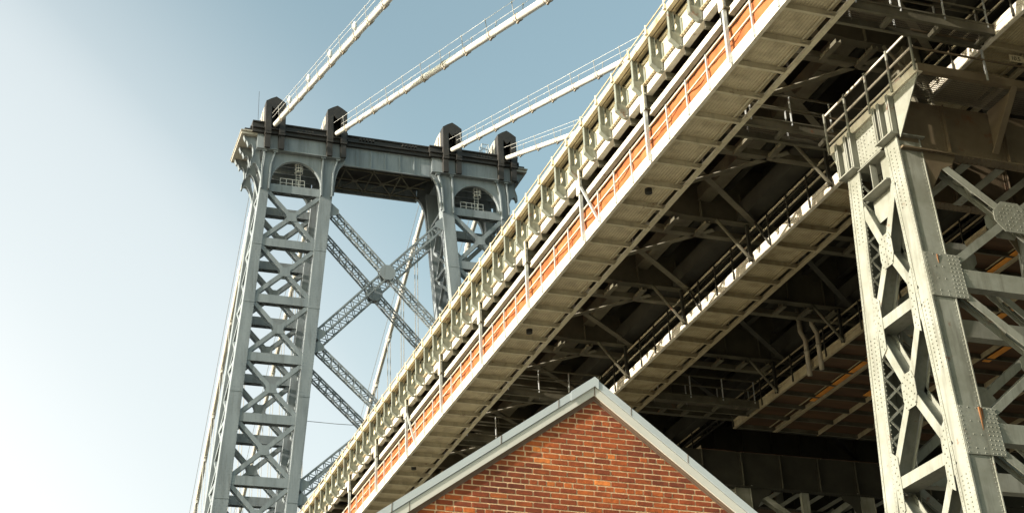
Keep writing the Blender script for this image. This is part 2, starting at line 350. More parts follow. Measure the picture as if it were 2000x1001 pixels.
for (xa, xb) in ((20.4,27.1),(28.6,34.9),(40,46)):
    for y in fb_y[:-1]:
        b = MB(); b.beam((xa,y+0.3,27.02),(xb,y+P-0.2,27.02), 0.24, 0.04); b.beam((xa,y+0.3,27.1),(xb,y+P-0.2,27.1), 0.02, 0.16)
        if xa < 28: b.beam((25.3,y+0.2,26.94),(xa,y+P-0.2,26.94), 0.24, 0.04)
        b.build('lateral_brace', 'under2' if xa < 28 else 'under', deck)
for x in (21.3,22.5,23.7,26.0,27.6,29.3,31.0,32.7,34.4,36.1,37.8,39.5,41.2,42.9,44.6,46.3,48):
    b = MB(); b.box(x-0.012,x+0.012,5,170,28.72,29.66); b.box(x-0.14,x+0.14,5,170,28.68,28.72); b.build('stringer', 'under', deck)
b = MB(); b.box(24.66,24.70,5,170,28.04,28.60); b.box(25.10,25.14,5,170,28.04,28.60); b.box(24.62,25.18,5,170,28.0,28.04)
for k in range(14):
    yy = fb_y[0]+k*P+3.0
    b.box(24.60,25.20,yy-0.3,yy+0.3,27.975,28.0)
b.build('box_stringer', 'under2', deck)
for x in (26.55, 34.3):
    b = MB(); b.box(x-0.3,x-0.27,5,170,27.3,27.98); b.box(x+0.27,x+0.3,5,170,27.3,27.98); b.box(x-0.34,x+0.34,5,170,27.26,27.30)
    b.lattice((x+0.75,24,27.25),(x+0.75,100,27.25),0.5,0.35,(0,0,1),0.07,0.62,'fb',0.07)
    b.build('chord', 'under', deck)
for y in fb_y:
    for x in (23.5, 24.8, 31.3, 32.55, 33.8):
        b = MB(); b.box(x-0.10,x+0.10,y-0.35,y+0.75,26.86,26.885); b.box(x-0.10,x-0.075,y-0.35,y+0.75,26.885,26.99); b.box(x+0.075,x+0.10,y-0.35,y+0.75,26.885,26.99)
        b.box(x-0.02,x+0.02,y+0.1,y+0.14,26.99,27.2)
        b.build('channel_hanger', 'under2', deck)
for k in range(9):                              # longitudinal cable tray / gutter hung under the deck edge, one length per bay
    y = fb_y[k+1]
    b = MB(); b.box(19.93,19.96,y+0.45,y+P-0.02,27.43,27.66); b.box(19.96,20.12,y+0.45,y+P-0.02,27.43,27.45)
    b.prism([(19.93,27.66),(19.96,27.66),(20.06,27.80),(20.03,27.80)], 'y', y+0.45, y+P-0.02)
    b.build('gutter', 'white', deck)
    b = MB(); b.box(19.90,20.16,y+0.40,y+0.447,27.34,27.82); b.build('gutter_end', 'under', deck)

# ------------------------------------------------------------------ hanging walkways
def walkway(name, label, x0, x1, ya, yb, net=False, floor='soffit', step=P/4, diag=(), posts=True, railmat='galv', postmat='galv'):
    t = thing(name, label, 'walkway', ((x0+x1)/2, (ya+yb)/2, ZW))
    sbm = 'tan' if floor == 'timber' else 'white'
    b = MB(); b.box(x0, x0+0.03, ya, yb, ZW+0.01, ZW+0.24); b.box(x0-0.012, x0+0.018, ya, yb, ZW+0.25, ZW+0.40)
    b.box(x0-0.002, x0+0.13, ya, yb, ZW-0.02, ZW+0.008); b.build('side_beam', sbm, t)
    b = MB(); b.box(x1-0.03, x1, ya, yb, ZW+0.01, ZW+0.22); b.box(x1-0.15, x1+0.01, ya, yb, ZW-0.02, ZW+0.008)
    b.box(x1-0.38, x1-0.33, ya, yb, ZW+0.15, ZW+0.20); b.build('side_beam', 'deck' if floor == 'soffit' else 'tan', t)
    b = MB(); b.box(x0+0.03, x1-0.17, ya, yb, ZW+0.225, ZW+0.27); b.build('floor_sheet', floor, t)
    k0 = math.ceil((ya-FY0)/step); k1 = math.floor((yb-FY0)/step); ys = [FY0+step*k for k in range(k0, k1+1)]
    for y in ys:
        b = MB(); b.box(x0+0.035, x1-0.035, y-0.008, y+0.008, ZW+0.03, ZW+0.22); b.box(x0+0.035, x1-0.035, y-0.05, y+0.05, ZW+0.005, ZW+0.03)
        b.box(x1-0.42, x1-0.2, y-0.06, y-0.02, ZW+0.09, ZW+0.15)
        b.build('cross_beam', 'deck' if floor == 'soffit' else ('tan' if floor == 'soffit2' else 'under2'), t)
    if not posts: return t
    for i, y in enumerate(ys):
        if abs(((y-FY0)/P)-round((y-FY0)/P)) < 0.05: continue
        b = MB(); b.box(x0-0.06, x0-0.015, y-0.03, y+0.03, ZW+0.02, ZW+1.34); b.box(x0-0.03, x0-0.012, y-0.05, y+0.05, ZW+0.06, ZW+0.3)
        b.build('rail_post', postmat, t)
    b = MB()
    for z, h in ((1.34,0.055),(0.85,0.045)):
        b.box(x0-0.012, x0+0.04, ya, yb, ZW+z-h/2, ZW+z+h/2)
    b.build('handrail', 'deck' if net else railmat, t)
    for k in range(math.ceil((ya-FY0)/P), math.floor((yb-FY0)/P)+1):
        y = FY0+P*k
        b = MB(); b.box(x0-0.14, x0-0.02, y-0.07, y-0.05, ZW+0.02, 28.3); b.box(x0-0.14, x0-0.12, y-0.05, y+0.04, ZW+0.02, 28.3)
        for j in range(4): b.rivet((x0-0.14, y, ZW+0.12+0.1*j), (-1,0,0), 0.02); b.rivet((x0-0.14, y, 27.6+0.15*j), (-1,0,0), 0.02)
        b.build('hanger_post', postmat, t)
        b = MB(); b.box(x1+0.005, x1+0.07, y-0.04, y+0.04, ZW+0.02, 27.3); b.build('hanger_post', 'under', t)
        if k in diag:
            b = MB(); b.beam((x0-0.09,y-0.1,ZW+2.25),(x0-0.05,y-1.5,ZW+0.08), 0.09, 0.06); b.build('hanger_brace', postmat, t)
        if postmat != 'galv':
            b = MB(); b.tube([(x0-1.45,y-0.15,27.2),(x0-0.12,y-0.15,ZW+0.05)], 0.065, 8); b.build('hanger_brace', 'under2', t)
    if net:
        b = MB(); n = int((yb-ya)/0.25); rows = 7; vs = []
        for j in range(rows+1):
            for i in range(n+1):
                y = ya+(yb-ya)*i/n; z = ZW+0.36+(0.985*j/rows)
                amp = math.sin(math.pi*j/rows)
                x = x0+0.09 + 0.05*amp*math.sin(y*2.1+1.3*math.sin(y*0.7)) + 0.02*amp*math.sin(y*5.3+j)
                if i % 6 == 3: x += 0.015
                vs.append((x, y, z - (0.02*abs(math.sin(y*1.03)) if j == rows else 0)))
        b.add(vs, [(j*(n+1)+i, j*(n+1)+i+1, (j+1)*(n+1)+i+1, (j+1)*(n+1)+i) for j in range(rows) for i in range(n)])
        b.build('netting', 'net', t, smooth=True)
    return t
w1 = walkway('maintenance_walkway', 'walkway hung under the deck edge with orange netting behind its railing', 19.86, 21.76, 24, 92, True, 'soffit', diag=(2,6))
for (x,y) in ((20.68,42.29),(20.7,54.67),(20.75,72.44)):
    b = MB(); b.tube([(x,y,ZW+0.24),(x,y,ZW+0.06)], 0.13, 16); b.build('floor_drain', 'dark', w1)
w2 = walkway('maintenance_walkway', 'middle walkway with plain steel railing, between the netted walkway and the wide brown platform', 26.72, 28.72, 24, 74, False, 'soffit2', diag=(2,3), railmat='deck', postmat='under')
w3 = walkway('work_platform', 'wide brown planked platform with painted orange sun glow, behind the riveted pier', 34.2, 36.5, 30, 62.9, False, 'timber', railmat='tan', postmat='under')
b = MB(); b.box(36.12, 60, 30, 62.9, ZW+0.225, ZW+0.27); b.build('floor_sheet', 'timber', w3)
for x in (36.6,38.85,41.1,43.35,45.6,47.85,50.1,52.35,54.6):
    b = MB(); b.box(x-0.01,x+0.01,30,62.9,ZW+0.03,ZW+0.22); b.box(x-0.03,x+0.03,30,62.9,ZW-0.0,ZW+0.03); b.build('joist', 'tan', w3)
for k in range(22):
    y = FY0+P/4*(k-2)
    if 30 < y < 62.9:
        b = MB(); b.box(36.66,60,y-0.008,y+0.008,ZW+0.04,ZW+0.22); b.box(36.66,60,y-0.05,y+0.05,ZW+0.012,ZW+0.036); b.build('cross_beam', 'under2', w3)
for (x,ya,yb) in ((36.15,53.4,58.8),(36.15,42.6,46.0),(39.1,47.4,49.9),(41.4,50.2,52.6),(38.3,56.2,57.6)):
    b = MB(); b.box(x,x+0.36,ya,yb,ZW+0.045,ZW+0.075); b.build('sun_glow_strip', 'orange_glow_and_box', w3, 'orange strip painting in sun glow under the brown platform')  # added strips whose orange colour paints in sun glow along the joists
b = MB(); b.box(34.2,60,62.9,62.96,ZW+0.0,ZW+0.3); b.build('end_beam', 'under', w3)

w4 = walkway('work_platform', 'second brown platform beyond the far pier, glimpsed low between the steel legs', 34.2, 36.5, 66.5, 92, False, 'timber', railmat='tan', postmat='under')
b = MB(); b.box(36.12, 60, 66.5, 92, ZW+0.225, ZW+0.27); b.build('floor_sheet', 'timber', w4)
for x in (36.6,38.85,41.1,43.35,45.6,47.85,50.1,52.35):
    b = MB(); b.box(x-0.01,x+0.01,66.5,92,ZW+0.03,ZW+0.22); b.box(x-0.03,x+0.03,66.5,92,ZW-0.0,ZW+0.03); b.build('joist', 'tan', w4)
def cross_walk(label, xa, xb, ya, yb, rails=True):
    t = thing('crosswalk_gantry', label, 'walkway', ((xa+xb)/2,(ya+yb)/2,ZW), 'short gantries linking the hanging walkways')
    b = MB(); b.box(xa,xb,ya,ya+0.03,ZW+0.02,ZW+0.34); b.box(xa,xb,ya-0.02,ya+0.1,ZW-0.01,ZW+0.018); b.box(xa,xb,ya-0.03,ya,ZW+0.29,ZW+0.34); b.build('side_beam', 'under2', t)
    b = MB(); b.box(xa,xb,yb-0.03,yb,ZW+0.02,ZW+0.30); b.box(xa,xb,yb-0.1,yb+0.02,ZW-0.01,ZW+0.018); b.build('side_beam', 'under2', t)
    b = MB(); b.box(xa,xb,ya+0.03,yb-0.03,ZW+0.26,ZW+0.27); b.build('grating', 'grate', t)
    n = max(2, int((xb-xa)/1.55))
    for i in range(1, n+1):
        x = xa+(xb-xa)*i/n-0.12
        b = MB(); b.prism([(ya+0.1,ZW+0.02),(yb-0.1,ZW+0.02),(yb-0.03,ZW+0.14),(ya+0.03,ZW+0.24)], 'x', x-0.06, x+0.06); b.build('cross_rib', 'under2', t)
    for yy in (ya, yb):
        for i in range(n+1):
            x = lerp(xa+0.25, xb-0.2, i/n) + (0.3 if yy == yb else 0)
            b = MB(); b.tube([(x,yy,ZW+0.2),(x,yy,ZW+1.3)], 0.032, 6); b.build('rail_post', 'galv', t)
        b = MB(); b.box(xa,xb,yy-0.025,yy+0.025,ZW+1.28,ZW+1.34); b.box(xa,xb,yy-0.02,yy+0.02,ZW+0.8,ZW+0.85); b.build('handrail', 'under2', t)
    return t
cross_walk('grated gantry at the top right corner, above the pier platform railing', 21.78, 26.70, 30.55, 31.35)
cross_walk('grated gantry just left of the big pier head, in front of a diagonal hanger', 21.78, 26.70, 37.1, 37.9)
cross_walk('gantry whose posts stand right above the left slope of the brick gable', 21.78, 26.70, 61.2, 62.0)
cross_walk('lowest gantry, meeting the netted walkway where the brick roof hides it', 21.78, 26.70, 67.4, 68.2)
cross_walk('dark gantry joining the middle walkway to the wide brown platform', 28.74, 34.18, 60.1, 61.2)

# ------------------------------------------------------------------ bridge piers
def oval_plate(mb, p, q, w, nrm_y, holes=True):
    # channel web seen edge on from the frame plane: a plate of depth w (along Y) from p to q with long oval holes, plus two flange strips
    pass
def pier(label, yc, detail=True):
    t = thing('bridge_pier', label, 'pier', (24.35,yc,-1.6), 'riveted steel piers carrying the deck')
    X0 = 24.35
    def hd(z): return 1.40+0.066*(23.13-z)          # half depth in Y grows downwards
    cols = (X0, 30.35, 34.05, 40.85, 44.5, 50.5, 53.6, 57.9)
    ZB = -1.6
    for sgn in (-1, 1):
        for ci, cx in enumerate(cols):
            w = 0.80; ZT = 23.1 if ci == 0 else 22.65
            yo = lambda z: yc+sgn*hd(z); yi = lambda z: yc+sgn*(hd(z)-0.68)
            b = MB()
            for (xa, xb) in ((cx, cx+0.035), (cx+w-0.035, cx+w)):       # the two side plates (facing left and right)
                b.add([(xa,yo(ZB),ZB),(xb,yo(ZB),ZB),(xb,yi(ZB),ZB),(xa,yi(ZB),ZB),(xa,yo(ZT),ZT),(xb,yo(ZT),ZT),(xb,yi(ZT),ZT),(xa,yi(ZT),ZT)],
                      [(0,1,2,3),(4,5,6,7),(0,1,5,4),(1,2,6,5),(2,3,7,6),(3,0,4,7)])
            # outer web (faces away from the pier's centre)
            f = sgn*0.03
            xa, xb = cx+0.035, cx+w-0.035
            b.add([(xa,yo(ZB)-f,ZB),(xb,yo(ZB)-f,ZB),(xb,yo(ZB)-2*f,ZB),(xa,yo(ZB)-2*f,ZB),(xa,yo(ZT)-f,ZT),(xb,yo(ZT)-f,ZT),(xb,yo(ZT)-2*f,ZT),(xa,yo(ZT)-2*f,ZT)],
                  [(0,1,2,3),(4,5,6,7),(0,1,5,4),(1,2,6,5),(2,3,7,6),(3,0,4,7)])
            # edge angles along the left plate
            for (o1, o2) in ((0.0,0.10),(0.56,0.68)):
                b.add([(cx-0.02,yo(ZB)-sgn*o1,ZB),(cx-0.02,yo(ZB)-sgn*o2,ZB),(cx-0.02,yo(ZT)-sgn*o2,ZT),(cx-0.02,yo(ZT)-sgn*o1,ZT),
                       (cx+0.001,yo(ZB)-sgn*o1,ZB),(cx+0.001,yo(ZB)-sgn*o2,ZB),(cx+0.001,yo(ZT)-sgn*o2,ZT),(cx+0.001,yo(ZT)-sgn*o1,ZT)],
                      [(0,1,2,3),(0,1,5,4),(1,2,6,5),(2,3,7,6),(3,0,4,7)])
            # inner lacing (faces the other column)
            nz = int((ZT-ZB)/0.62)
            for i in range(nz):
                z0_ = ZB+i*0.62; z1_ = z0_+0.62; s1 = i % 2
                for q_ in (0, 1):
                    xa_, xb_ = (cx+0.06, cx+w-0.06) if (s1 ^ q_) == 0 else (cx+w-0.06, cx+0.06)
                    b.beam((xa_, yi(z0_)-sgn*-0.01, z0_), (xb_, yi(z1_)-sgn*-0.01, z1_), 0.07, 0.02, (0,1,0))
            if ci == 0 and detail:
                z = 9.0
                while z < 22.9:
                    for o_ in (0.045, 0.61): b.rivet((cx-0.02, yo(z)-sgn*o_, z), (-1,0,0), 0.02)
                    if (int(z/0.13) % 40) < 17:
                        b.rivet((cx, yo(z)-sgn*0.24, z), (-1,0,0), 0.026,0.03); b.rivet((cx, yo(z)-sgn*0.44, z), (-1,0,0), 0.026,0.03)
                    if sgn < 0:
                        b.rivet((cx+0.09, yo(z)-sgn*0.03, z), (0,-1,0), 0.02); b.rivet((cx+w-0.09, yo(z)-sgn*0.03, z), (0,-1,0), 0.02)
                    else:
                        b.rivet((cx+0.05, yi(z)+0.0, z), (0,-1,0), 0.02)
                    z += 0.13
            b.build('column', 'pier', t)
    # frames across (X-Z plane) at near and far column lines
    levels = [18.45, 13.7, 8.9, 4.1]
    for sgn in (-1, 1):
        for (a, c) in ((0,1),(2,3),(4,5),(6,7)):
            xa = cols[a]+0.8; xb = cols[c]
            tops = [23.1+0.25]+levels
            for li, zl in enumerate(levels):
                y = yc+sgn*(hd(zl)-0.02); dy = -sgn
                b = MB()
                b.box(xa-0.02, xb+0.02, min(y,y+dy*0.02), max(y,y+dy*0.02), zl-0.27, zl+0.27)
                b.box(xa-0.02, xb+0.02, min(y,y+dy*0.34), max(y,y+dy*0.34), zl-0.29, zl-0.27)
                b.box(xa-0.02, xb+0.02, min(y+dy*0.32,y+dy*0.34), max(y+dy*0.32,y+dy*0.34), zl-0.27, zl+0.27)
                b.build('strut', 'pier', t)
            for li in range(len(levels)):
                zt = tops[li]-(0.3 if li else 0.62); zb = levels[li]+0.3
                ym = lambda z: yc+sgn*(hd(z)-0.20)
                xm = (xa+xb)/2; zm = (zt+zb)/2
                for (x1_,z1_,x2_,z2_) in ((xa,zt,xm,zm),(xb,zb,xm,zm),(xa,zb,xm,zm),(xb,zt,xm,zm)):
                    b = MB(); p = V(x1_,ym(z1_),z1_); q = V(x2_,ym(z2_),z2_); dd = (q-p).normalized()
                    Y_ = V(0,1,0); W_ = dd.cross(Y_).normalized()
                    for s_ in (-1, 1): b.beam(p+Y_*0.17*s_, q+Y_*0.17*s_, 0.24, 0.03, Y_)      # flanges parallel to the frame
                    # web with long oval holes, lying across the depth, on the lower edge side
                    L_ = (q-p).length; nH = 2 if L_ > 2.2 else 1; seg = L_/nH
                    off = W_*0.0
                    for h in range(nH):
                        c0 = p + dd*(seg*h) ; hc = seg*0.5; hl = seg*0.24; r_ = 0.10
                        outer = []; inner = []
                        K = 24
                        for k in range(K):
                            an = 2*math.pi*k/K; cx_ = math.cos(an); sy_ = math.sin(an)
                            inner.append(c0 + dd*(hc + (hl if cx_ > 0 else -hl) + r_*cx_) + Y_*r_*sy_ + off)
                            # project to rectangle
                            sc = min((seg/2)/max(1e-6,abs(cx_)*1.0), 0.155/max(1e-6,abs(sy_)))
                            ux = cx_*sc if abs(cx_*sc) <= seg/2 else math.copysign(seg/2, cx_)
                            base = (hl if cx_ > 0 else -hl)
                            if abs(sy_)*1.0 > 0.155/ (seg/2+0.2) : 
                                ox = base + r_*cx_*1.0; oy = math.copysign(0.155, sy_)
                            else:
                                ox = math.copysign(seg/2, cx_); oy = 0.155*sy_/max(1e-6,(0.155/(seg/2+0.2)))
                            outer.append(c0 + dd*(hc+ox) + Y_*oy + off)
                        n_ = K
                        b.add(outer+inner, [(k,(k+1)%n_,n_+(k+1)%n_,n_+k) for k in range(n_)])
                        # end fillers
                        for e_ in (0, 1):
                            pass
                    b.build('diagonal', 'pier', t)
                # centre gusset
                for s_ in (-1, 1):
                    yg = ym(zm)+s_*0.205
                    b = MB(); g2 = 0.02*s_
                    b.prism([(xm-0.62,zm-0.15),(xm-0.3,zm-0.5),(xm+0.3,zm-0.5),(xm+0.62,zm-0.15),(xm+0.62,zm+0.15),(xm+0.3,zm+0.5),(xm-0.3,zm+0.5),(xm-0.62,zm+0.15)], 'y', min(yg,yg+g2), max(yg,yg+g2))
                    if s_*sgn > 0 and sgn < 0 and detail and a == 0:
                        for i in range(9):
                            for j in range(7):
                                px = xm-0.52+i*0.13; pz = zm-0.4+j*0.13
                                if abs(px-xm)+abs(pz-zm) < 0.72 and (i*5+j*3) % 4: b.rivet((px,yg+g2,pz),(0,-1,0),0.02,0.01)
                    b.build('gusset', 'pier', t)
                if (a, c) == (2, 3):
                    b = MB(); b.box(xm-0.2,xm+0.2,min(ym(zt)-0.1,ym(zt)+0.1),max(ym(zt)-0.1,ym(zt)+0.1),zm+0.5,zt+0.8); b.build('hanger', 'pier', t)
            # gusset plates over the columns
            for cx, dr in ((cols[a],1),(cols[c]+0.8,-1)):
                for zl in levels:
                    y = yc+sgn*(hd(zl)+0.012); yt = yc+sgn*(hd(zl+0.7)+0.012); yb_ = yc+sgn*(hd(zl-0.7)+0.012)
                    b = MB(); e = -sgn*0.03
                    xs = (cx+dr*0.01, cx+dr*1.24)
                    q4 = [(xs[0],yt,zl+0.70),(xs[1]-dr*0.08,yt,zl+0.70),(xs[1],yb_,zl-0.70),(xs[0],yb_,zl-0.70)]
                    b.add(q4+[(v[0],v[1]+e,v[2]) for v in q4], [(0,1,2,3),(4,5,6,7),(0,1,5,4),(1,2,6,5),(2,3,7,6),(3,0,4,7)])
                    if sgn < 0 and detail and dr > 0 and cx < 25:
                        for j in range(11):
                            pz = zl-0.65+j*0.13; py = yc+sgn*(hd(pz)+0.012)
                            for i in range(10):
                                px = cx+0.07+i*0.125
                                if i in (0, 9) or i > 5 or (i in (2,4) and j % 3 == 1) or j in (0, 10) and i % 2 == 0: b.rivet((px,py,pz),(0,-1,0),0.022,0.011)
                    b.build('gusset', 'pier', t)
            # curved knee plate at the head
            for cx, dr in ((cols[a]+0.8,1),(cols[c],-1)):
                y = yc+sgn*hd(22.4)
                poly = [(cx,22.72),(cx+dr*1.15,22.72),(cx+dr*0.95,22.35),(cx+dr*0.55,22.15),(cx+dr*0.12,21.45),(cx,21.3)]
                b = MB(); b.prism(poly, 'y', min(y,y-sgn*0.03), max(y,y-sgn*0.03)); b.build('knee_plate', 'pierdark' if detail else 'under', t)  # unlit far piers: shade painted in by the darker colour
    # frame in the left face (Y-Z plane)
    for X_ in (X0+0.05, 50.6+0.6):
        for li, zl in enumerate(levels):
            ya = yc-(hd(zl)-0.68); yb_ = yc+(hd(zl)-0.68)
            b = MB(); b.box(X_-0.06, X_-0.02, ya, yb_, zl-0.17-0.5, zl+0.17-0.5); b.box(X_+0.5,X_+0.54,ya,yb_,zl-0.67,zl-0.33); b.box(X_-0.02,X_+0.5,ya,yb_,zl-0.67,zl-0.645); b.build('strut', 'pier', t)
            zt = ([23.0]+levels)[li]-(0.5 if li else 0.9); zb = zl-0.3
            zt = zt - (0.2 if li else 0.3)
            zm = (zt+zb)/2
            for sx in (-1, 1):
                for (zz) in (zt, zb):
                    ye = yc+sx*(hd(zz)-0.62)
                    b = MB(); b.beam((X_-0.035,ye,zz),(X_-0.035,yc,zm), 0.27, 0.03, (1,0,0)); b.beam((X_+0.45,ye,zz),(X_+0.45,yc,zm), 0.27, 0.03, (1,0,0))
                    b.beam((X_+0.2,ye,zz),(X_+0.2,yc,zm), 0.03, 0.42, (1,0,0)); b.build('diagonal', 'pier', t)
            b = MB(); b.prism([(yc-0.34,zm-0.22),(yc-0.22,zm-0.52),(yc+0.22,zm-0.52),(yc+0.34,zm-0.22),(yc+0.34,zm+0.22),(yc+0.22,zm+0.52),(yc-0.22,zm+0.52),(yc-0.34,zm+0.22)], 'x', X_-0.075, X_-0.052)
            if detail and X_ < 30:
                for i in range(5):
                    for j in range(8):
                        if (i+j) % 2 == 0: b.rivet((X_-0.075, yc-0.24+i*0.12, zm-0.44+j*0.125), (-1,0,0), 0.028, 0.03)
            b.build('gusset', 'pier', t)
            for sx in (-1, 1):                      # edge gussets at the strut ends
                b = MB(); zc = zl-0.5; ye = yc+sx*(hd(zc)-0.70); e2 = yc+sx*(hd(zc)-1.0)
                b.prism([(ye,zc-1.0),(e2,zc-0.8),(e2,zc+0.75),(ye,zc+1.0)], 'x', X_-0.082, X_-0.062)
                if detail and X_ < 30:
                    for j in range(13): b.rivet((X_-0.082,(ye+e2)/2+0.05*((j%2)*2-1),zc-0.78+j*0.125),(-1,0,0),0.026,0.03)
                b.build('gusset', 'pier', t)
    # cap girders
    for sgn in (-1, 1):
        y = yc+sgn*1.36
        b = MB(); b.box(X0+0.05, 58.6, y-0.02, y+0.02, 22.72, 24.45)
        for ft in ((22.66,22.72),): b.box(X0+0.05, 58.6, y-0.20, y+0.20, ft[0], ft[1])
        for k in range(16):
            x = X0+1.75+k*2.1
            b.box(x-0.015, x+0.015, y-0.17, y-0.02, 22.74, 24.4); b.box(x-0.09, x+0.015, y-0.04, y-0.02, 22.74, 24.4)
            if sgn < 0 and k < 4 and detail:
                b.rivline((x-0.06,y-0.04,22.8),(x-0.06,y-0.04,24.3),(0,-1,0),0.15)
        if detail and sgn < 0:
            for zz in (22.86, 22.98): b.rivline((X0+0.9,y-0.02,zz),(34,y-0.02,zz),(0,-1,0),0.16)
            b.rivline((X0+1.4,y-0.02,23.5),(X0+1.4,y-0.02,23.5),(0,-1,0),0.16)
        for yy in (y-0.13, y+0.13): b.rivline((X0+0.9,yy,22.66),(44,yy,22.66),(0,0,-1),0.16,0.03,0.03)
        b.build('cap_girder', 'pierdark' if detail else 'under', t)  # far caps get a near-black colour as painted shade
    for k in range(20):
        x = X0+1.3+k*1.2
        b = MB(); b.box(x-0.16,x+0.16,yc-1.15,yc+1.15,22.63,22.655); b.build('batten', 'pier', t)
    b = MB(); b.box(X0+0.02,X0+0.05,yc-0.75,yc+0.75,23.16,24.42)
    for yy in (-1.50,-0.98,-0.72,0.72,0.98,1.50): b.box(X0-0.22,X0+0.02,yc+yy-0.015,yc+yy+0.015,23.16,24.42); b.box(X0-0.22,X0-0.20,yc+yy-0.07,yc+yy+0.07,23.16,24.42)
    for s_ in (-1,1): b.box(X0-0.02,X0+0.0,min(yc+s_*0.76,yc+s_*1.48),max(yc+s_*0.76,yc+s_*1.48),23.16,24.42)
    for i in range(8):
        for j in range(9):
            if not (2 < i < 5 and j % 3): b.rivet((X0+0.02,yc-0.6+i*0.17,23.25+j*0.13),(-1,0,0),0.026,0.03)
    b.build('end_plate', 'pier', t)
    for s_ in (-1,1):
        b = MB(); b.box(X0-0.28,X0+0.9,min(yc+s_*0.66,yc+s_*1.52),max(yc+s_*0.66,yc+s_*1.52),23.115,23.155); b.build('ledge_plate', 'pier', t)
    b = MB(); b.box(X0-0.12,X0+0.6,yc-0.66,yc+0.66,22.98,23.01); b.box(X0-0.10,X0+0.6,yc-0.70,yc+0.70,22.02,22.06); b.box(X0+0.15,X0+0.18,yc-0.68,yc-0.2,22.06,22.98)
    b.box(X0+0.3,X0+0.33,yc-0.7,yc+0.7,21.2,22.02); b.box(X0-0.02,X0+0.2,yc+0.12,yc+0.15,22.06,22.98)
    b.build('diaphragm', 'pier', t)
    if not detail: return t
    # head platform
    YA, YB = yc-2.95, yc+2.1
    b = MB(); b.box(X0-0.06,X0+0.0,YA,YB,24.42,24.66); b.box(X0-0.06,X0+0.14,YA,YB,24.40,24.42); b.build('platform_beam', 'white', t)
    b = MB(); b.box(X0+0.0,52,YA,YA+0.05,24.46,24.70); b.box(X0,52,YA,YA+0.16,24.43,24.455); b.build('platform_beam', 'pierdark', t)
    b = MB(); b.box(X0,52,YA+0.05,yc-1.38,24.60,24.61); b.box(X0,52,yc+1.38,YB,24.60,24.61); b.build('grating', 'grate', t)
    for k in range(6):
        x = X0 if k == 0 else X0+3.3*k
        b = MB(); b.prism([(YA+0.05,24.40),(yc-1.56,24.38),(yc-1.56,22.95)], 'x', x-0.0, x+0.03)
        if k == 0:
            b2 = MB(); b2.prism([(YB,24.40),(yc+1.56,24.38),(yc+1.56,23.1)], 'x', x, x+0.03); b2.build('platform_bracket', 'pier', t)
        if k: b.prism([(YA+0.05,24.40),(YA-0.03,24.44),(yc-1.56,22.91),(yc-1.56,22.97)], 'x', x-0.09, x+0.12)
        if k == 0 and detail:
            for j in range(7): b.rivet((x,YA+0.25+j*0.16,24.3),(-1,0,0),0.02)
        b.build('platform_bracket', 'pier' if k == 0 else 'pierdark', t)
    rail = MB()
    for zz in (0.12,0.62,1.18): rail.box(X0-0.075,X0-0.03,YA,YB,24.66+zz-0.03,24.66+zz+0.03)
    rail.build('handrail', 'white', t)
    for k in range(5):
        y = lerp(YA+0.03,YB-0.03,k/4)
        b = MB(); b.box(X0-0.12,X0-0.07,y-0.035,y+0.035,24.44,25.9); b.build('rail_post', 'pier', t)
    rail = MB()
    for zz in (0.55,1.18): rail.box(X0-0.03,52,YA-0.03,YA+0.01,24.66+zz-0.03,24.66+zz+0.03)
    rail.build('handrail', 'pierdark', t)
    for k in range(1,8):
        b = MB(); b.box(X0+k*2.4-0.03,X0+k*2.4+0.03,YA-0.02,YA+0.03,24.5,25.86); b.build('rail_post', 'galv', t)
    for yy in (YB,):
        rail = MB(); rail.box(X0-0.03,52,YB-0.02,YB+0.02,25.2,25.25); rail.box(X0-0.03,52,YB-0.02,YB+0.02,25.8,25.85); rail.build('handrail', 'pierdark', t)
    return t
pn = pier('near riveted steel pier filling the right side, its left face in full sun', 34.28)
pf = pier('far pier in shade, its brown cap girder above the right slope of the brick roof', 64.43, False)
pier('farthest pier, only its dark bracing glimpsed behind the far pier at the bottom right', 94.6, False)

M['ruststain'] = mat('rust_run', (0.30,0.13,0.04), 0.8, (0.16,0.06,0.02), 9.0, streak=(3,3,0.4))
for (rx, rz, rl, rw) in ((25.02,14.38,0.8,0.03),(25.10,14.36,0.34,0.018),(24.62,9.58,0.5,0.03),(25.2,9.5,0.3,0.03),(24.8,19.1,0.28,0.015)):
    ry = 34.28-(1.40+0.066*(23.13-(rz-rl/2)))-0.018
    b = MB(); b.prism([(rx-rw,rz),(rx+rw,rz),(rx+rw*0.8,rz-rl*0.4),(rx+rw*0.35,rz-rl*0.8),(rx,rz-rl),(rx-rw*0.4,rz-rl*0.7),(rx-rw*0.75,rz-rl*0.3)],'y',ry-0.012,ry+0.03); b.build('rust_stain','ruststain',pn)
# bearings on the pier caps
for (px, py) in ((26.2, 34.2),):
    t = thing('bearing', 'rounded steel bearing on top of the pier head, behind its railing', 'bearing', (px,py,24.45))
    b = MB(); b.box(px-0.6,px+0.6,py-0.7,py+0.7,24.46,24.8); b.build('bed_plate', 'under2', t)
    b = MB(); b.prism([(py-0.6,24.8),(py+0.6,24.8),(py+0.2,26.2),(py-0.2,26.2)], 'x', px-0.35, px-0.25); b.prism([(py-0.6,24.8),(py+0.6,24.8),(py+0.2,26.2),(py-0.2,26.2)], 'x', px+0.25, px+0.35); b.build('saddle', 'under2', t)
    b = MB(); b.tube([(px-0.55,py,26.2),(px+0.55,py,26.2)], 0.28, 16); b.build('pin', 'under2', t)
    b = MB(); b.box(px-0.3,px+0.3,py-0.3,py+0.3,26.5,27.26); b.build('shoe', 'under2', t)

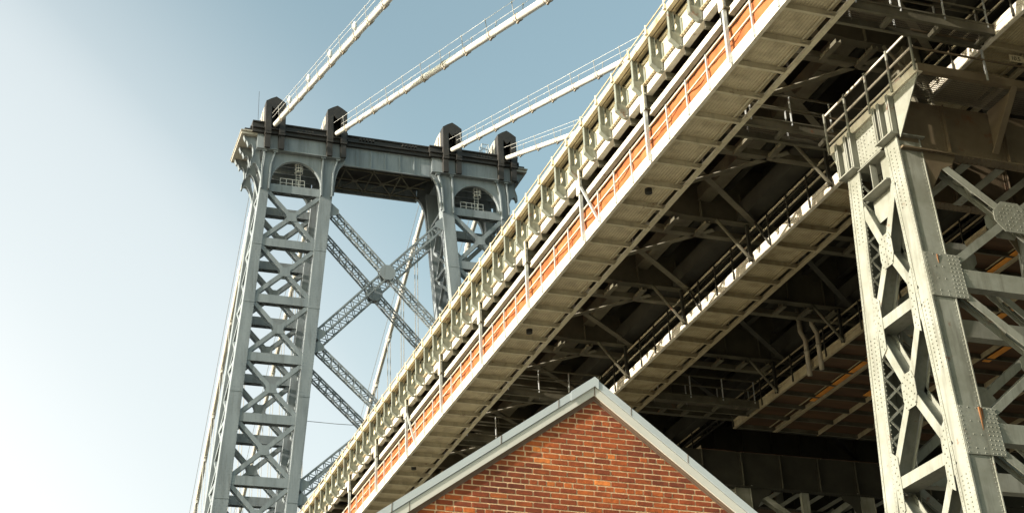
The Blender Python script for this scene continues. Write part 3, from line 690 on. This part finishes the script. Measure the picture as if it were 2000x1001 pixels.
# clearance sign
t = MB(); t.box(27.62,28.14,31.2,31.22,25.27,25.50)
sg = tag(t.build('clearance_sign', 'sign'), 'small tan plate lettered 10.5 at the right edge, under the middle walkway', 'sign')
cu = bpy.data.curves.new('sign_text', 'FONT'); cu.body = '10.5'; cu.size = 0.2; cu.extrude = 0.004
tx = bpy.data.objects.new('tmp', cu); scene.collection.objects.link(tx); dg = bpy.context.evaluated_depsgraph_get()
me = bpy.data.meshes.new_from_object(tx.evaluated_get(dg)); bpy.data.objects.remove(tx)
lt = bpy.data.objects.new('lettering', me); me.materials.clear(); me.materials.append(M['dark']); scene.collection.objects.link(lt)
lt.parent = sg; lt.location = (27.66,31.195,25.31); lt.rotation_euler = (math.pi/2,0,0)

# pipes
for i, (x, y) in enumerate(((34.0,55.0),(34.15,54.2))):
    b = MB(); b.tube([(x-0.2,y,28.4),(x-0.2,y,27.3),(x,y,26.9),(x,y,25.2)], 0.11, 12); b.tube([(x,y,26.3),(x,y,26.38)],0.14,12)
    tag(b.build('down_pipe', 'pipe', smooth=True), ('left' if i == 0 else 'right')+' one of two grey pipes dropping through the edge of the brown platform', 'pipe', 'pipes at the brown platform')
b = MB(); b.tube([(20.55,41.6,25.95),(20.55,41.6,28.6)], 0.13, 12); b.tube([(20.55,41.6,27.5),(20.55,41.6,27.62)], 0.17, 12); b.tube([(20.55,41.6,26.9),(20.55,41.6,27.0)], 0.16, 12)
tag(b.build('drain_pipe', 'rusty', smooth=True), 'rusty vertical drain pipe behind the orange netting, under the deck brackets', 'pipe')

# ------------------------------------------------------------------ suspension tower
TY, TD, CX = 140.0, 6.0, 37.5
tower = thing('bridge_tower', 'tall blue grey steel suspension tower with dark cornice and four cable housings', 'tower', (CX,TY+3,-1.6))
def outer(z): return 13.4+0.094*(81.4-z)+0.15        # outer edge distance from the centre line
def c1i(z): return CX-(24.85-0.079*(81.5-z))       # inner edge of the outer column
def c2o(z): return CX-(30.15-0.077*(79.8-z))       # outer edge of the inner column
def inn(z): return CX-(31.6-0.084*(81.3-z))
ZF = 83.75
def quadcol(b, fo, fi, s, ya, yb, z0, z1, lean=0.0, n=1):
    x = lambda f, z: CX+s*f(z)
    for (z0_, z1_) in ((z0, z1),):
        vs = []
        for z in (z0_, z1_):
            dy = lean*(ZF-z)
            vs += [(x(fo,z),ya+dy,z),(x(fi,z),ya+dy,z),(x(fi,z),yb+dy,z),(x(fo,z),yb+dy,z)]
        b.add(vs, [(0,1,2,3),(4,5,6,7),(0,1,5,4),(1,2,6,5),(2,3,7,6),(3,0,4,7)])
struts = [79.75-6.42*k for k in range(13)]
for s in (-1, 1):
    leg = MB()
    rear = 0.0
    for ya in (TY, TY+TD-1.2):
        yb = ya+1.2; ln = 0.0 if ya == TY else 0.03
        quadcol(leg, outer, c1i, s, ya, yb, -1.6, ZF, ln); quadcol(leg, c2o, inn, s, ya, yb, -1.6, ZF, ln)
    legside = 'left' if s < 0 else 'right'
    lo = leg.build('tower_leg', 'tower', tower)
    # rivets and splice plates on the front faces
    rv = MB()
    for (fo, fi) in ((outer,c1i),(c2o,inn)):
        for z in (72.6,66.0,56.3,45.4):
            xa = CX+s*fo(z); xb = CX+s*fi(z); rv.box(min(xa,xb)-0.02,max(xa,xb)+0.02,TY-0.03,TY-0.005,z-0.05,z+0.05)
        z = 40.0
        while z < 82:
            for k in range(6):
                f = 0.1+0.8*k/5
                if 0.25 < f < 0.75 and (int(z/0.31)+k) % 2: continue
                xx = CX+s*(fo(z)+(fi(z)-fo(z))*f); rv.box(xx-0.03,xx+0.03,TY-0.012,TY-0.002,z-0.03,z+0.03)
            z += 0.31
    rv.build('rivets', 'tower', lo)
    for y_ in (TY, TY+TD-0.9):
        for z in struts:
            xa = CX+s*c1i(z); xb = CX+s*c2o(z); dy = 0.0 if y_ == TY else 0.03*(ZF-z)
            b = MB(); y = y_+dy
            b.box(min(xa,xb)-0.1,max(xa,xb)+0.1,y+0.05,y+0.08,z-0.85,z+0.05)
            b.box(min(xa,xb)-0.1,max(xa,xb)+0.1,y+0.82,y+0.85,z-0.85,z+0.05)
            b.box(min(xa,xb)-0.1,max(xa,xb)+0.1,y+0.05,y+0.85,z+0.05,z+0.08)
            n = 8
            for k in range(n):
                xx0 = lerp(min(xa,xb),max(xa,xb),k/n); xx1 = lerp(min(xa,xb),max(xa,xb),(k+1)/n)
                b.beam((xx0,y+0.1,z-0.86),(xx1,y+0.8,z-0.86),0.07,0.02) if k % 2 else b.beam((xx0,y+0.8,z-0.86),(xx1,y+0.1,z-0.86),0.07,0.02)
            b.build('strut', 'tower', lo)
        for i in range(len(struts)-1):
            zt = struts[i]-0.9; zb = struts[i+1]+0.1; zm = (zt+zb)/2; dy = 0.0 if y_ == TY else 0.03*(ZF-zm); y = y_+dy
            c = lambda z: (CX+s*c1i(z), CX+s*c2o(z))
            b = MB()
            for (p, q) in ((c(zt)[0],c(zb)[1]),(c(zt)[1],c(zb)[0])):
                for yy in (y+0.12, y+0.78): b.beam((p,yy,zt),(q,yy,zb),0.42,0.05,(0,1,0))
                P0 = V(p,y+0.45,zt); Q0 = V(q,y+0.45,zb); nn = 12
                dd = (Q0-P0).normalized(); W_ = dd.cross(V(0,1,0))
                sgnw = -1 if W_.z > 0 else 1
                for k in range(nn):
                    A = P0.lerp(Q0,k/nn)+W_*sgnw*0.19; B = P0.lerp(Q0,(k+1)/nn)+W_*sgnw*0.19; sy = 0.3 if k % 2 else -0.3
                    b.beam(A+V(0,sy,0),B-V(0,sy,0),0.08,0.02,W_)
            xm = sum(c(zm))/2
            for yy in (y+0.075,y+0.81): b.prism([(xm-0.62,zm-0.42),(xm-0.2,zm-0.5),(xm+0.2,zm-0.5),(xm+0.62,zm-0.42),(xm+0.5,zm),(xm+0.62,zm+0.42),(xm+0.2,zm+0.5),(xm-0.2,zm+0.5),(xm-0.62,zm+0.42),(xm-0.5,zm)],'y',yy,yy+0.03)
            b.build('cross_brace', 'tower', lo)
    # side faces between front and rear columns, on the outer and the inner column line
    for f, off in ((outer,-0.35),(inn,0.35)):
        b = MB()
        for i in range(len(struts)-1):
            zt = struts[i]; zb = struts[i+1]; zm = (zt+zb)/2
            for (za, zz) in ((zt,zm),(zm,zb)):
                xa = CX+s*(f(za)+off); xb = CX+s*(f(zz)+off); y_a = TY+1.2; y_b = TY+TD-1.2+0.03*(ZF-zm)
                b.beam((xa,y_a,za),(xb,y_b,zz),0.3,0.3,(1,0,0)); b.beam((xa,y_b,za),(xb,y_a,zz),0.3,0.3,(1,0,0))
            xa = CX+s*(f(zt)+off); b.box(xa-0.2,xa+0.2,TY+1.2,TY+TD-1.2+0.03*(ZF-zt),zt-0.35,zt)
        b.build('side_lacing', 'tower', lo)
    # arched head panels between the two columns, front and rear
    for yy in (TY+0.06, TY+TD-0.25):
        xl = CX+s*c1i(81); xr = CX+s*c2o(81); x0_, x1_ = min(xl,xr)-0.1, max(xl,xr)+0.1; xm = (x0_+x1_)/2; R = (x1_-x0_)/2-0.12; zs = 79.85
        top = [(lerp(x0_,x1_,k/20), ZF) for k in range(21)]
        arch = [(xm-R*math.cos(math.pi*k/20), zs+R*1.1*math.sin(math.pi*k/20)) for k in range(21)]
        b = MB()
        b.strip([(p[0],yy,p[1]) for p in top],[(p[0],yy,p[1]) for p in arch]); b.strip([(p[0],yy+0.12,p[1]) for p in top],[(p[0],yy+0.12,p[1]) for p in arch])
        b.strip([(p[0],yy-0.05,p[1]) for p in arch],[(p[0],yy+0.4,p[1]) for p in arch])
        a2 = [(xm-(R+0.16)*math.cos(math.pi*k/20), zs+(R*1.1+0.16)*math.sin(math.pi*k/20)) for k in range(21)]
        b.strip([(p[0],yy-0.05,p[1]) for p in arch],[(p[0],yy-0.05,p[1]) for p in a2]); b.strip([(p[0],yy-0.05,p[1]) for p in a2],[(p[0],yy+0.01,p[1]) for p in a2])
        b.build('arch_panel', 'tower', lo)
    # underside grillage behind the arch
    b = MB()
    for yy in (TY+1.5,TY+3,TY+4.5): b.box(min(xl,xr)-0.3,max(xl,xr)+0.3,yy,yy+0.12,82.9,ZF-0.05)
    b.box(min(xl,xr)-1.2,max(xl,xr)+1.2,TY+0.4,TY+TD-0.4,ZF-0.05,ZF); b.build('head_grillage', 'tower', lo)
    # ladder with hoop cage and small platform on the top strut
    xm = (xl+xr)/2; b = MB()
    for dx in (-0.22,0.22): b.tube([(xm+0.4+dx,TY+1.1,79.9),(xm+0.4+dx,TY+1.1,83.4)],0.04,6)
    for k in range(11): b.tube([(xm+0.18,TY+1.1,80.0+k*0.3),(xm+0.62,TY+1.1,80.0+k*0.3)],0.025,5)
    for k in range(4): b.tube([(xm+0.4+0.42*math.cos(a),TY+0.8+0.42*math.sin(a),81.9+k*0.45) for a in [2*math.pi*j/12 for j in range(13)]],0.035,5,False)
    for j in range(4): a = -math.pi*(0.15+j*0.23); b.tube([(xm+0.4+0.42*math.cos(a),TY+0.8+0.42*math.sin(a),81.9),(xm+0.4+0.42*math.cos(a),TY+0.8+0.42*math.sin(a),83.25)],0.03,5)
    for zz in (80.4,80.9): b.tube([(xm-1.6,TY+0.6,zz),(xm+1.0,TY+0.6,zz)],0.045,5)
    for k in range(5): b.tube([(xm-1.6+k*0.65,TY+0.6,79.8),(xm-1.6+k*0.65,TY+0.6,80.9)],0.04,5)
    b.box(xm-1.8,xm+1.3,TY+0.5,TY+1.9,79.86,79.88); b.build('ladder', 'rope2', lo)
    # ribs on the column heads
    for fo, fi in ((outer,c1i),(c2o,inn)):
        for f in (0.08, 0.92):
            b = MB()
            xt = CX+s*(fo(ZF)+(fi(ZF)-fo(ZF))*f); xb = CX+s*(fo(79)+(fi(79)-fo(79))*f)
            xt += (0.22 if f > 0.5 else -0.22)*(1 if (fi(0)-fo(0))*s > 0 else -1)
            pts = [(xt,ZF-0.05),(lerp(xt,xb,0.75),82.0),(xb,79.0)]
            for (a, c_) in zip(pts[:-1],pts[1:]): b.beam((a[0],TY-0.14,a[1]),(c_[0],TY-0.14,c_[1]),0.15,0.26,(0,1,0))
            b.box(xt-0.24,xt+0.24,TY-0.35,TY,ZF-0.3,ZF-0.02)
            b.build('head_rib', 'tower', lo)
    # curved knees towards the portal
    xe, dr, reach, zlow = CX+s*inn(81), -s, 1.25, 79.3
    for yy in (TY+0.1, TY+TD-0.45):
        b = MB(); ztop = 83.25
        cur = [(xe+dr*reach*(1-math.cos(math.pi/2*k/10)), lerp(zlow,ztop,math.sin(math.pi/2*k/10))) for k in range(11)]
        xs_ = [CX+s*(inn(c_[1]))-dr*0.05 for c_ in cur]
        b.strip([(c_[0],yy,c_[1]) for c_ in cur],[(xs_[i],yy,c_[1]) for i, c_ in enumerate(cur)])
        b.box(min(xe,cur[-1][0])-0.02,max(xe,cur[-1][0]),yy-0.01,yy+0.01,ztop-0.01,ZF)
        b.strip([(c_[0],yy-0.22,c_[1]) for c_ in cur],[(c_[0],yy+0.22,c_[1]) for c_ in cur])
        b.strip([(c_[0]-dr*0.1,yy-0.22,c_[1]) for c_ in cur],[(c_[0]-dr*0.1,yy+0.22,c_[1]) for c_ in cur]); b.strip([(c_[0],yy-0.22,c_[1]) for c_ in cur],[(c_[0]-dr*0.1,yy-0.22,c_[1]) for c_ in cur])
        b.build('curved_knee', 'tower', lo)
    # scrolled corbels carrying the overhanging side cornice
    prof = [(13.20,77.2),(13.36,78.6),(13.55,79.8),(13.80,80.9),(14.05,81.6),(14.30,82.0),(14.50,82.1),(14.68,82.0),(14.78,81.65),(14.88,81.65),(14.84,82.3),(14.62,83.0),(14.62,83.6),(14.72,84.1),(14.9,84.35),(15.03,84.28),(15.10,84.1),(15.18,84.1),(15.24,84.4),(15.36,84.65),(15.50,84.7),(15.62,85.0),(15.70,85.28),(13.9,85.28),(13.9,82.8),(13.3,80.0)]
    for yy in (TY+0.15, TY+2.7, TY+TD-0.6):
        b = MB(); b.prism([(CX+s*p_[0],p_[1]) for p_ in prof],'y',yy+0.12,yy+0.3)
        pr = prof[:23]
        for (p_, q_) in zip(pr[:-1],pr[1:]): b.beam((CX+s*p_[0],yy+0.21,p_[1]),(CX+s*q_[0],yy+0.21,q_[1]),0.5,0.05,(s,0,0.01))
        b.build('corbel', 'tower', tower)
    e0 = CX+s*14.3; e1 = CX+s*16.0
    b = MB(); b.box(min(e0,e1),max(e0,e1),TY-0.2,TY+TD+0.3,85.3,85.6); b.box(min(e0,e1+s*0.08),max(e0,e1+s*0.08),TY-0.35,TY+TD+0.45,85.6,85.72); b.build('side_cornice', 'caplit', tower)
    b = MB(); b.box(min(e0,e1-s*0.3),max(e0,e1-s*0.3),TY-0.3,TY+TD+0.3,85.72,85.95); b.box(min(e0,e1-s*0.9),max(e0,e1-s*0.9),TY-0.25,TY+TD+0.2,85.95,86.3); b.build('side_parapet', 'cap', tower)
# entablature: front and rear plates
for yy in (TY-0.02, TY+TD-0.1):
    b = MB()
    for (xa, xb) in ((23.2,32.55),(42.45,51.8)):
        b.box(xa,xb,yy-0.18,yy+0.12,ZF,86.3)
        b.box(xa-0.08,xb+0.08,yy-0.45,yy+0.12,ZF-0.09,ZF-0.001)
        b.box((xa+xb)/2-0.02,(xa+xb)/2+0.02,yy-0.2,yy-0.17,ZF+0.05,86.2)
    b.box(32.56,42.44,yy+0.12,yy+0.3,83.2,86.2); b.box(32.56,42.44,yy-0.02,yy+0.12,83.14,83.24)
    for x in (34.05,35.65,37.25,38.88,40.48): b.box(x-0.07,x+0.07,yy+0.02,yy+0.12,83.25,85.4)
    b.build('frieze', 'tower', tower)
b = MB()
for (xa,xb,yo) in ((22.6,32.9,-0.55),(42.1,52.4,-0.55),(32.9,42.1,-0.22)):
    b.box(xa,xb,TY+yo,TY+0.5,85.55,85.95); b.box(xa,xb,TY+yo-0.22,TY+0.5,85.95,86.1); b.box(xa,xb,TY+yo+0.15,TY+0.5,86.1,86.75); b.box(xa,xb,TY+yo,TY+0.5,86.75,86.9)
b.box(22.6,52.4,TY+0.5,TY+TD+0.4,86.0,86.9)
for x0_ in (27.5,34.2,39,47.6):
    for k in range(5): b.box(x0_+k*0.36,x0_+k*0.36+0.2,TY-0.62,TY-0.3,86.25,86.45)
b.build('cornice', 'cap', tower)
# soffit lattice of the portal
b = MB()
for yy in (TY+0.8,TY+3.0,TY+5.2): b.box(32.5,42.5,yy-0.08,yy+0.08,83.2,83.34)
for k in range(3):
    x0_ = 33.0+k*3.1; x1_ = x0_+3.1
    b.beam((x0_,TY+0.8,83.16),(x1_,TY+5.2,83.16),0.12,0.04); b.beam((x0_,TY+5.2,83.16),(x1_,TY+0.8,83.16),0.12,0.04)
    b.box((x0_+x1_)/2-0.3,(x0_+x1_)/2+0.3,TY+2.7,TY+3.3,83.12,83.15); b.box(x0_-0.06,x0_+0.06,TY+0.3,TY+5.8,83.18,83.3)
b.build('portal_soffit', 'under2', tower)
b = MB(); b.box(32.5,42.5,TY+0.35,TY+TD-0.15,84.6,84.7); b.build('portal_ceiling', 'cap', tower)
# big portal braces, front and rear planes
for yy, dy in ((TY+0.55,0.0),(TY+TD-0.55,0.03)):
    lv = [77.9, 62.2, 46.2, 30]
    for i in range(3):
        zt, zb = lv[i]-0.2, lv[i+1]+0.9
        xt = inn(zt); xb = inn(zb); zm = (zt*xb+zb*xt)/(xt+xb)
        for sg_ in (-1, 1):
            ya = yy+dy*(ZF-zt); yb = yy+dy*(ZF-zb)
            b = MB(); b.lattice((CX-sg_*xt,ya,zt),(CX+sg_*xb,yb,zb),0.95,0.7,(0,1,0),0.14,0.52,'fbtu',0.09); b.build('portal_brace', 'tower', tower)
        ym = yy+dy*(ZF-zm)
        b = MB()
        for q_ in (-0.42,0.37): b.prism([(CX-0.85,zm-0.35),(CX-0.35,zm-0.85),(CX+0.35,zm-0.85),(CX+0.85,zm-0.35),(CX+0.85,zm+0.35),(CX+0.35,zm+0.85),(CX-0.35,zm+0.85),(CX-0.85,zm+0.35)],'y',ym+q_,ym+q_+0.05)
        b.build('gusset', 'tower', tower)
        for sg_ in (-1, 1):
            for (x_, z_) in ((xt,zt),(xb,zb)):
                b = MB(); X1 = CX+sg_*(x_+0.1); X2 = CX+sg_*(x_-0.9)
                b.prism([(X1,z_-0.9),(X2,z_-0.5 if z_ == zt else z_),(X2,z_ if z_ == zt else z_+0.5),(X1,z_+0.9)],'y',ym-0.44,ym-0.39); b.build('gusset', 'tower', tower)
# saddle housings
CABX = (24.95, 31.65, 44.65, 51.05)
for x in CABX:
    h = MB(); w = 1.08
    prof = [(TY-0.55,88.7),(TY-0.4,89.3),(TY+1.2,89.5),(TY+3.0,89.1),(TY+4.6,88.3),(TY+5.6,87.3),(TY+5.8,86.8),(TY-0.2,86.8)]
    def sec(y, zs, pk): return [(x-w,y,86.8),(x-w,y,zs),(x-w*0.5,y,zs+pk*0.55),(x,y,zs+pk),(x+w*0.5,y,zs+pk*0.55),(x+w,y,zs),(x+w,y,86.8)]
    secs = [sec(TY+0.15,89.2,0.65),sec(TY+1.4,89.25,0.65),sec(TY+3.0,88.8,0.6),sec(TY+4.6,88.0,0.5),sec(TY+5.6,87.0,0.2)]
    vs = [v for s_ in secs for v in s_]; n = 7; fs = []
    for i in range(len(secs)-1):
        for k in range(n-1): fs.append((i*n+k,i*n+k+1,(i+1)*n+k+1,(i+1)*n+k))
    fs.append(tuple((len(secs)-1)*n+k for k in range(n)))
    h.add(vs, fs)
    # front panels left and right of the cable slot, with the gable above
    hb = h.build('saddle_housing', 'caplit', tower)
    f = MB()
    for sx in (-1, 1):
        f.box(min(x+sx*0.42,x+sx*w),max(x+sx*0.42,x+sx*w),TY-0.9,TY+0.2,85.3,88.7)
        f.box(min(x+sx*0.46,x+sx*1.04),max(x+sx*0.46,x+sx*1.04),TY-0.75,TY-0.2,83.7,85.3)
        f.box(min(x+sx*0.50,x+sx*1.00),max(x+sx*0.50,x+sx*1.00),TY-0.93,TY-0.9,85.6,88.5)
    for (ya_,yb_) in ((TY-0.9,TY+0.2),):
        f.prism([(x-w,88.7),(x-w,89.3),(x-w*0.5,89.68),(x,89.98),(x+w*0.5,89.68),(x+w,89.3),(x+w,88.7),(x+0.42,88.7),(x,88.25),(x-0.42,88.7)],'y',ya_,yb_)
    f.box(x-0.45,x+0.45,TY+0.5,TY+0.6,86.8,88.9)
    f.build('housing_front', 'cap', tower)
    f = MB()
    for k in range(4):
        yy = TY+0.9+k*1.15; f.beam((x-w-0.02,yy,86.9),(x-w-0.02,yy,88.9-0.25*k),0.12,0.05,(1,0,0))
    f.build('housing_rib', 'cap', tower)
b = MB(); b.tube([(23.3,TY+0.5,86.9),(23.3,TY+0.5,91.2)],0.022,5); b.build('antenna', 'dark', tower)
b = MB()
for dx in (0,0.8): 
    for dy in (0,0.8): b.tube([(48.7+dx,TY+1+dy,86.9),(48.7+dx,TY+1+dy,89.0)],0.05,5)
for zz in (87.7,88.3,88.95): b.tube([(48.7,TY+1,zz),(49.5,TY+1,zz),(49.5,TY+1.8,zz),(48.7,TY+1.8,zz),(48.7,TY+1,zz)],0.045,5)
b.build('ladder_cage', 'galv', tower)
b = MB(); b.box(29.0,29.9,TY+1.0,TY+1.8,86.9,87.35); b.build('roof_box', 'orange_glow_and_box', tower)
tag(MB().tube([(29.2,143,54.9),(33,143,54.85),(50,143,55.2)],0.03,6).build('guy_wire', 'rope'), 'thin level wire strung from the left tower leg towards the deck', 'wire')

# ------------------------------------------------------------------ main cables
clab = ('leftmost white main cable, with small lamps along its hand ropes',
        'second white main cable from the left, reaching the top edge of the photo',
        'third white main cable, passing behind the deck edge near the top centre',
        'rightmost and shortest visible main cable, from the right corner housing of the tower')
slopes = (0.352, 0.416, 0.390, 0.425); gaps = (4.62, 5.75, 5.2, 5.4)
for ci, x in enumerate(CABX):
    t = thing('main_cable', clab[ci], 'cable', (x,TY,86.9), 'main suspension cables')
    sl_ = slopes[ci]; zA = 86.75
    near = lambda y: V(x, y, zA-sl_*(139.8-y))
    yend = 20.0
    r = 0.27
    def far(y):
        dx = (0.021 if ci == 0 else 0.0)*(y-145)
        return V(x+dx, y, 87.6-0.60*(y-146)+0.00035*(y-146)**2)
    pts = [near(yend), near(80), near(139.3), V(x,142.5,87.5), V(x,145.0,87.6)] + [far(146+6*k) for k in range(1,22)]
    b = MB(); b.tube(pts, r, 20); b.build('cable_body', 'cable', t, smooth=True)
    # bands, posts
    y = 139.0-gaps[ci]*0.75; k = 0
    while y > 36:
        p = near(y); dn = (near(y)-near(y-1)).normalized()
        b = MB(); b.tube([p-dn*0.26,p+dn*0.26], 0.305, 16); b.build('cable_band', 'cable', t, smooth=True)
        b = MB(); b.tube([p-dn*0.27,p-dn*0.21],0.335,14); b.tube([p+dn*0.21,p+dn*0.27],0.335,14)
        b.box(p.x-0.07,p.x+0.07,p.y-0.2,p.y+0.2,p.z-0.42,p.z-0.3); b.build('clamp_bolts', 'band', t)
        for sx in (-1, 1):
            b = MB(); b.tube([p+V(sx*0.3,0,0.1),p+V(sx*0.42,0,1.15)], 0.03, 5); b.tube([p+V(sx*0.42,0,1.12),p+V(sx*0.42,0,1.32)],0.05,5); b.build('rope_post', 'rope', t)
        if ci == 0 and k % 2 == 1:
            b = MB(); q = p+V(-0.12,0.1,0.55); b.tube([q,q+V(0,0,0.25),q+V(0,0,0.6),q+V(0,0,0.85)],[0.1,0.2,0.22,0.08],10); b.tube([p,q],0.05,6); b.build('lamp', 'lampw', t, smooth=True)
        y -= gaps[ci]; k += 1
    b = MB()
    for sx in (-1, 1):
        b.tube([near(yend)+V(sx*0.42,0,1.25),near(139)+V(sx*0.42,0,1.25)],0.018,5)
        b.tube([near(yend)+V(sx*0.38,0,0.75),near(139)+V(sx*0.38,0,0.75)],0.018,5) if ci == 0 else None
    b.build('hand_rope', 'rope2', t)
    y = 148.0
    while y < 215:
        p = far(y); dn = (far(y+1)-p).normalized()
        b = MB(); b.tube([p-dn*0.35,p+dn*0.35],0.34,12); b.box(p.x-0.1,p.x+0.1,p.y-0.25,p.y+0.25,p.z-0.6,p.z-0.25); b.build('cable_band', 'cable', t)
        y += 6.1
    b = MB()
    for sx in (-1, 1): b.tube([far(146)+V(sx*0.45,0,1.2)]+[far(146+8*k)+V(sx*0.45,0,1.2) for k in range(1,14)],0.03,5)
    b.build('hand_rope', 'rope', t)
    # suspender ropes under the main span
    y = 148.0+6.1; k = 0
    ORD = ('first','second','third','fourth','fifth','sixth','seventh','eighth','ninth','tenth','eleventh','twelfth')
    side = ('leftmost main cable','second main cable from the left','third main cable from the left','rightmost main cable')[ci]
    while y < 226:
        p = far(y)
        b = MB()
        for dx in (-0.16,0.16):
            for dy in (-0.10,0.10): b.tube([(p.x+dx,y+dy,p.z-0.2),(p.x+dx,y+dy,34)],0.028,5)
        o = b.build('suspender_rope', 'rope', loc=(p.x,y,34))
        tag(o, ORD[k]+' hanger rope from the tower under the '+side, 'hanger rope', 'suspender ropes beyond the tower')
        y += 6.1; k += 1

# ------------------------------------------------------------------ brick building
yaw = math.radians(-4.0); rol = math.radians(2.7)
ex = V(math.cos(yaw)*math.cos(rol), math.sin(yaw)*math.cos(rol), -math.sin(rol)); ey = V(-math.sin(yaw), math.cos(yaw), 0); ez = V(math.cos(yaw)*math.sin(rol), math.sin(yaw)*math.sin(rol), math.cos(rol))
BO = V(6.9,15.9,6.8)
bl = thing('brick_building', 'red brick building with a pale metal edged gable roof, at the bottom centre', 'building', (6.9,20,-1.6))
def L2W(u, v, w): return BO + ex*u + ey*v + ez*w      # u right, v away, w up; wall face at v = 0
SL = 0.746; AX, AZ = -0.09, -0.085                     # apex of the fascia underside
HW = 4.4; DEP = 12.0
def prism_uv(mb, poly, v0, v1):
    n = len(poly); vs = [L2W(p[0],v0,p[1]) for p in poly]+[L2W(p[0],v1,p[1]) for p in poly]
    mb.add(vs, [tuple(range(n)), tuple(range(2*n-1,n-1,-1))]+[(i,i+n,(i+1)%n+n,(i+1)%n) for i in range(n)])
zE = AZ-SL*HW; zG = -8.42
b = MB(); prism_uv(b, [(AX-HW,zG),(AX+HW,zG),(AX+HW,zE),(AX,AZ),(AX-HW,zE)], 0.0, DEP); wall = b.build('brick_wall', 'mortar', bl)
# bricks: common bond, header course every sixth
bm_v = []; bm_f = []; tone = []
ph, pl = 0.0677, 0.2095; rr = random.Random(3)
nrow = int((AZ-zG)/ph)
for r_ in range(nrow):
    w0 = AZ-0.03-(r_+1)*ph
    header = (r_ % 6 == 4)
    half = ((AZ-(w0+ph*0.85))/SL)
    half = min(half, HW)
    if half < 0.05: continue
    u = AX-HW-rr.random()*0.02 + (0 if r_ % 2 else pl/2)
    while u < AX+half:
        if header: ln = (pl/2 if rr.random() < 0.72 else pl*0.72)
        else: ln = pl
        a = max(u, AX-half); c = min(u+ln-0.014, AX+half)
        u += ln
        if c-a < 0.03: continue
        j = rr.uniform(-0.0025,0.0025); h0 = w0+0.0072+rr.uniform(-.0014,.0014); h1 = w0+ph-0.0072+rr.uniform(-.0014,.0014)
        pr = 0.006+rr.uniform(-0.002,0.003); n = len(bm_v); c1 = 0.0035+rr.random()*0.005
        a += rr.uniform(-.0015,.002); c += rr.uniform(-.002,.0015)
        pts = [(a+c1,h0),(c-c1,h0),(c,h0+c1),(c,h1-c1),(c-c1,h1),(a+c1,h1),(a,h1-c1),(a,h0+c1)]
        for (uu,ww) in pts: bm_v.append(L2W(uu,0.0,ww))
        for (uu,ww) in pts:
            cu_ = (a+c)/2; cw = (h0+h1)/2
            bm_v.append(L2W(uu+(0.002 if uu < cu_ else -0.002), -pr-j*0.3, ww+(0.002 if ww < cw else -0.002)))
        bm_f += [(n+k,n+(k+1)%8,n+8+(k+1)%8,n+8+k) for k in range(8)]+[tuple(n+8+k for k in range(8))]
        tv = 0.15+rr.random()*0.6+0.12*math.sin(a*2.3+w0*3.1)
        if header: tv = min(1, tv+0.14)
        if rr.random() < 0.035: tv = rr.uniform(0.9,1.0)
        tone += [tv]*9
base = ROOT[bl.name]
me = bpy.data.meshes.new('bricks'); me.from_pydata([tuple(v-base) for v in bm_v], [], bm_f); me.materials.append(M['brick'])
at = me.attributes.new('tone', 'FLOAT', 'FACE'); at.data.foreach_set('value', tone)
me.update(); bo = bpy.data.objects.new('bricks', me); scene.collection.objects.link(bo); bo.parent = wall
# rakes
def rake(mb, s, off0, off1, v0, v1, ext=0.45, u_in=0.0):
    # board following the roof slope on side s, between heights off0 and off1 above the fascia underside
    a = (AX, AZ+off0); bq = (AX+s*(HW+ext), AZ+off0-SL*(HW+ext)); c = (AX+s*(HW+ext), AZ+off1-SL*(HW+ext)); d_ = (AX, AZ+off1)
    prism_uv(mb, [a,bq,c,d_], v0, v1)
for s in (-1, 1):
    b = MB(); rake(b, s, -0.062, 0.0, -0.014, 0.0); rake(b, s, -0.03, 0.0, -0.026, -0.014); b.build('rake_moulding', 'trim', bl)
    b = MB(); rake(b, s, 0.0, 0.112, -0.052, 0.0); fo_ = b.build('fascia', 'fascia', bl)
    b = MB(); rake(b, s, 0.122, 0.222, -0.064, 0.0); rake(b, s, 0.112, 0.122, -0.035, 0.0); b.build('metal_edge', 'roof', bl)
    for q in (0.45, 1.15, 2.4, 3.6):
        u = AX+s*q; b = MB()
        prism_uv(b, [(u,AZ+0.118-SL*q),(u+s*0.008,AZ+0.118-SL*(q+0.008)),(u+s*0.008,AZ+0.2235-SL*(q+0.008)),(u,AZ+0.2235-SL*q)], -0.0665, -0.0645)
        b.build('sheet_joint', 'trim', bl)
    for q in (0.0, 2.2): 
        u = AX+s*q; b = MB()
        prism_uv(b, [(u,AZ+0.002-SL*q),(u+s*0.006,AZ+0.002-SL*(q+0.006)),(u+s*0.006,AZ+0.11-SL*(q+0.006)),(u,AZ+0.11-SL*q)], -0.0545, -0.0525)
        b.build('sheet_joint', 'trim', bl)
    b = MB(); rake(b, s, 0.16, 0.218, 0.0, DEP+0.1); b.build('roof', 'shingle', bl)
b = MB()
prism_uv(b, [(AX-0.30,AZ+0.11-SL*0.30),(AX-0.30,AZ+0.232-SL*0.30),(AX,AZ+0.232),(AX+0.05,AZ+0.232-SL*0.05),(AX+0.05,AZ+0.11-SL*0.05),(AX,AZ+0.11)], -0.074, -0.0672); b.build('ridge_cap', 'roof', bl)

print('objects', len(bpy.data.objects), 'verts', sum(len(m.vertices) for m in bpy.data.meshes))
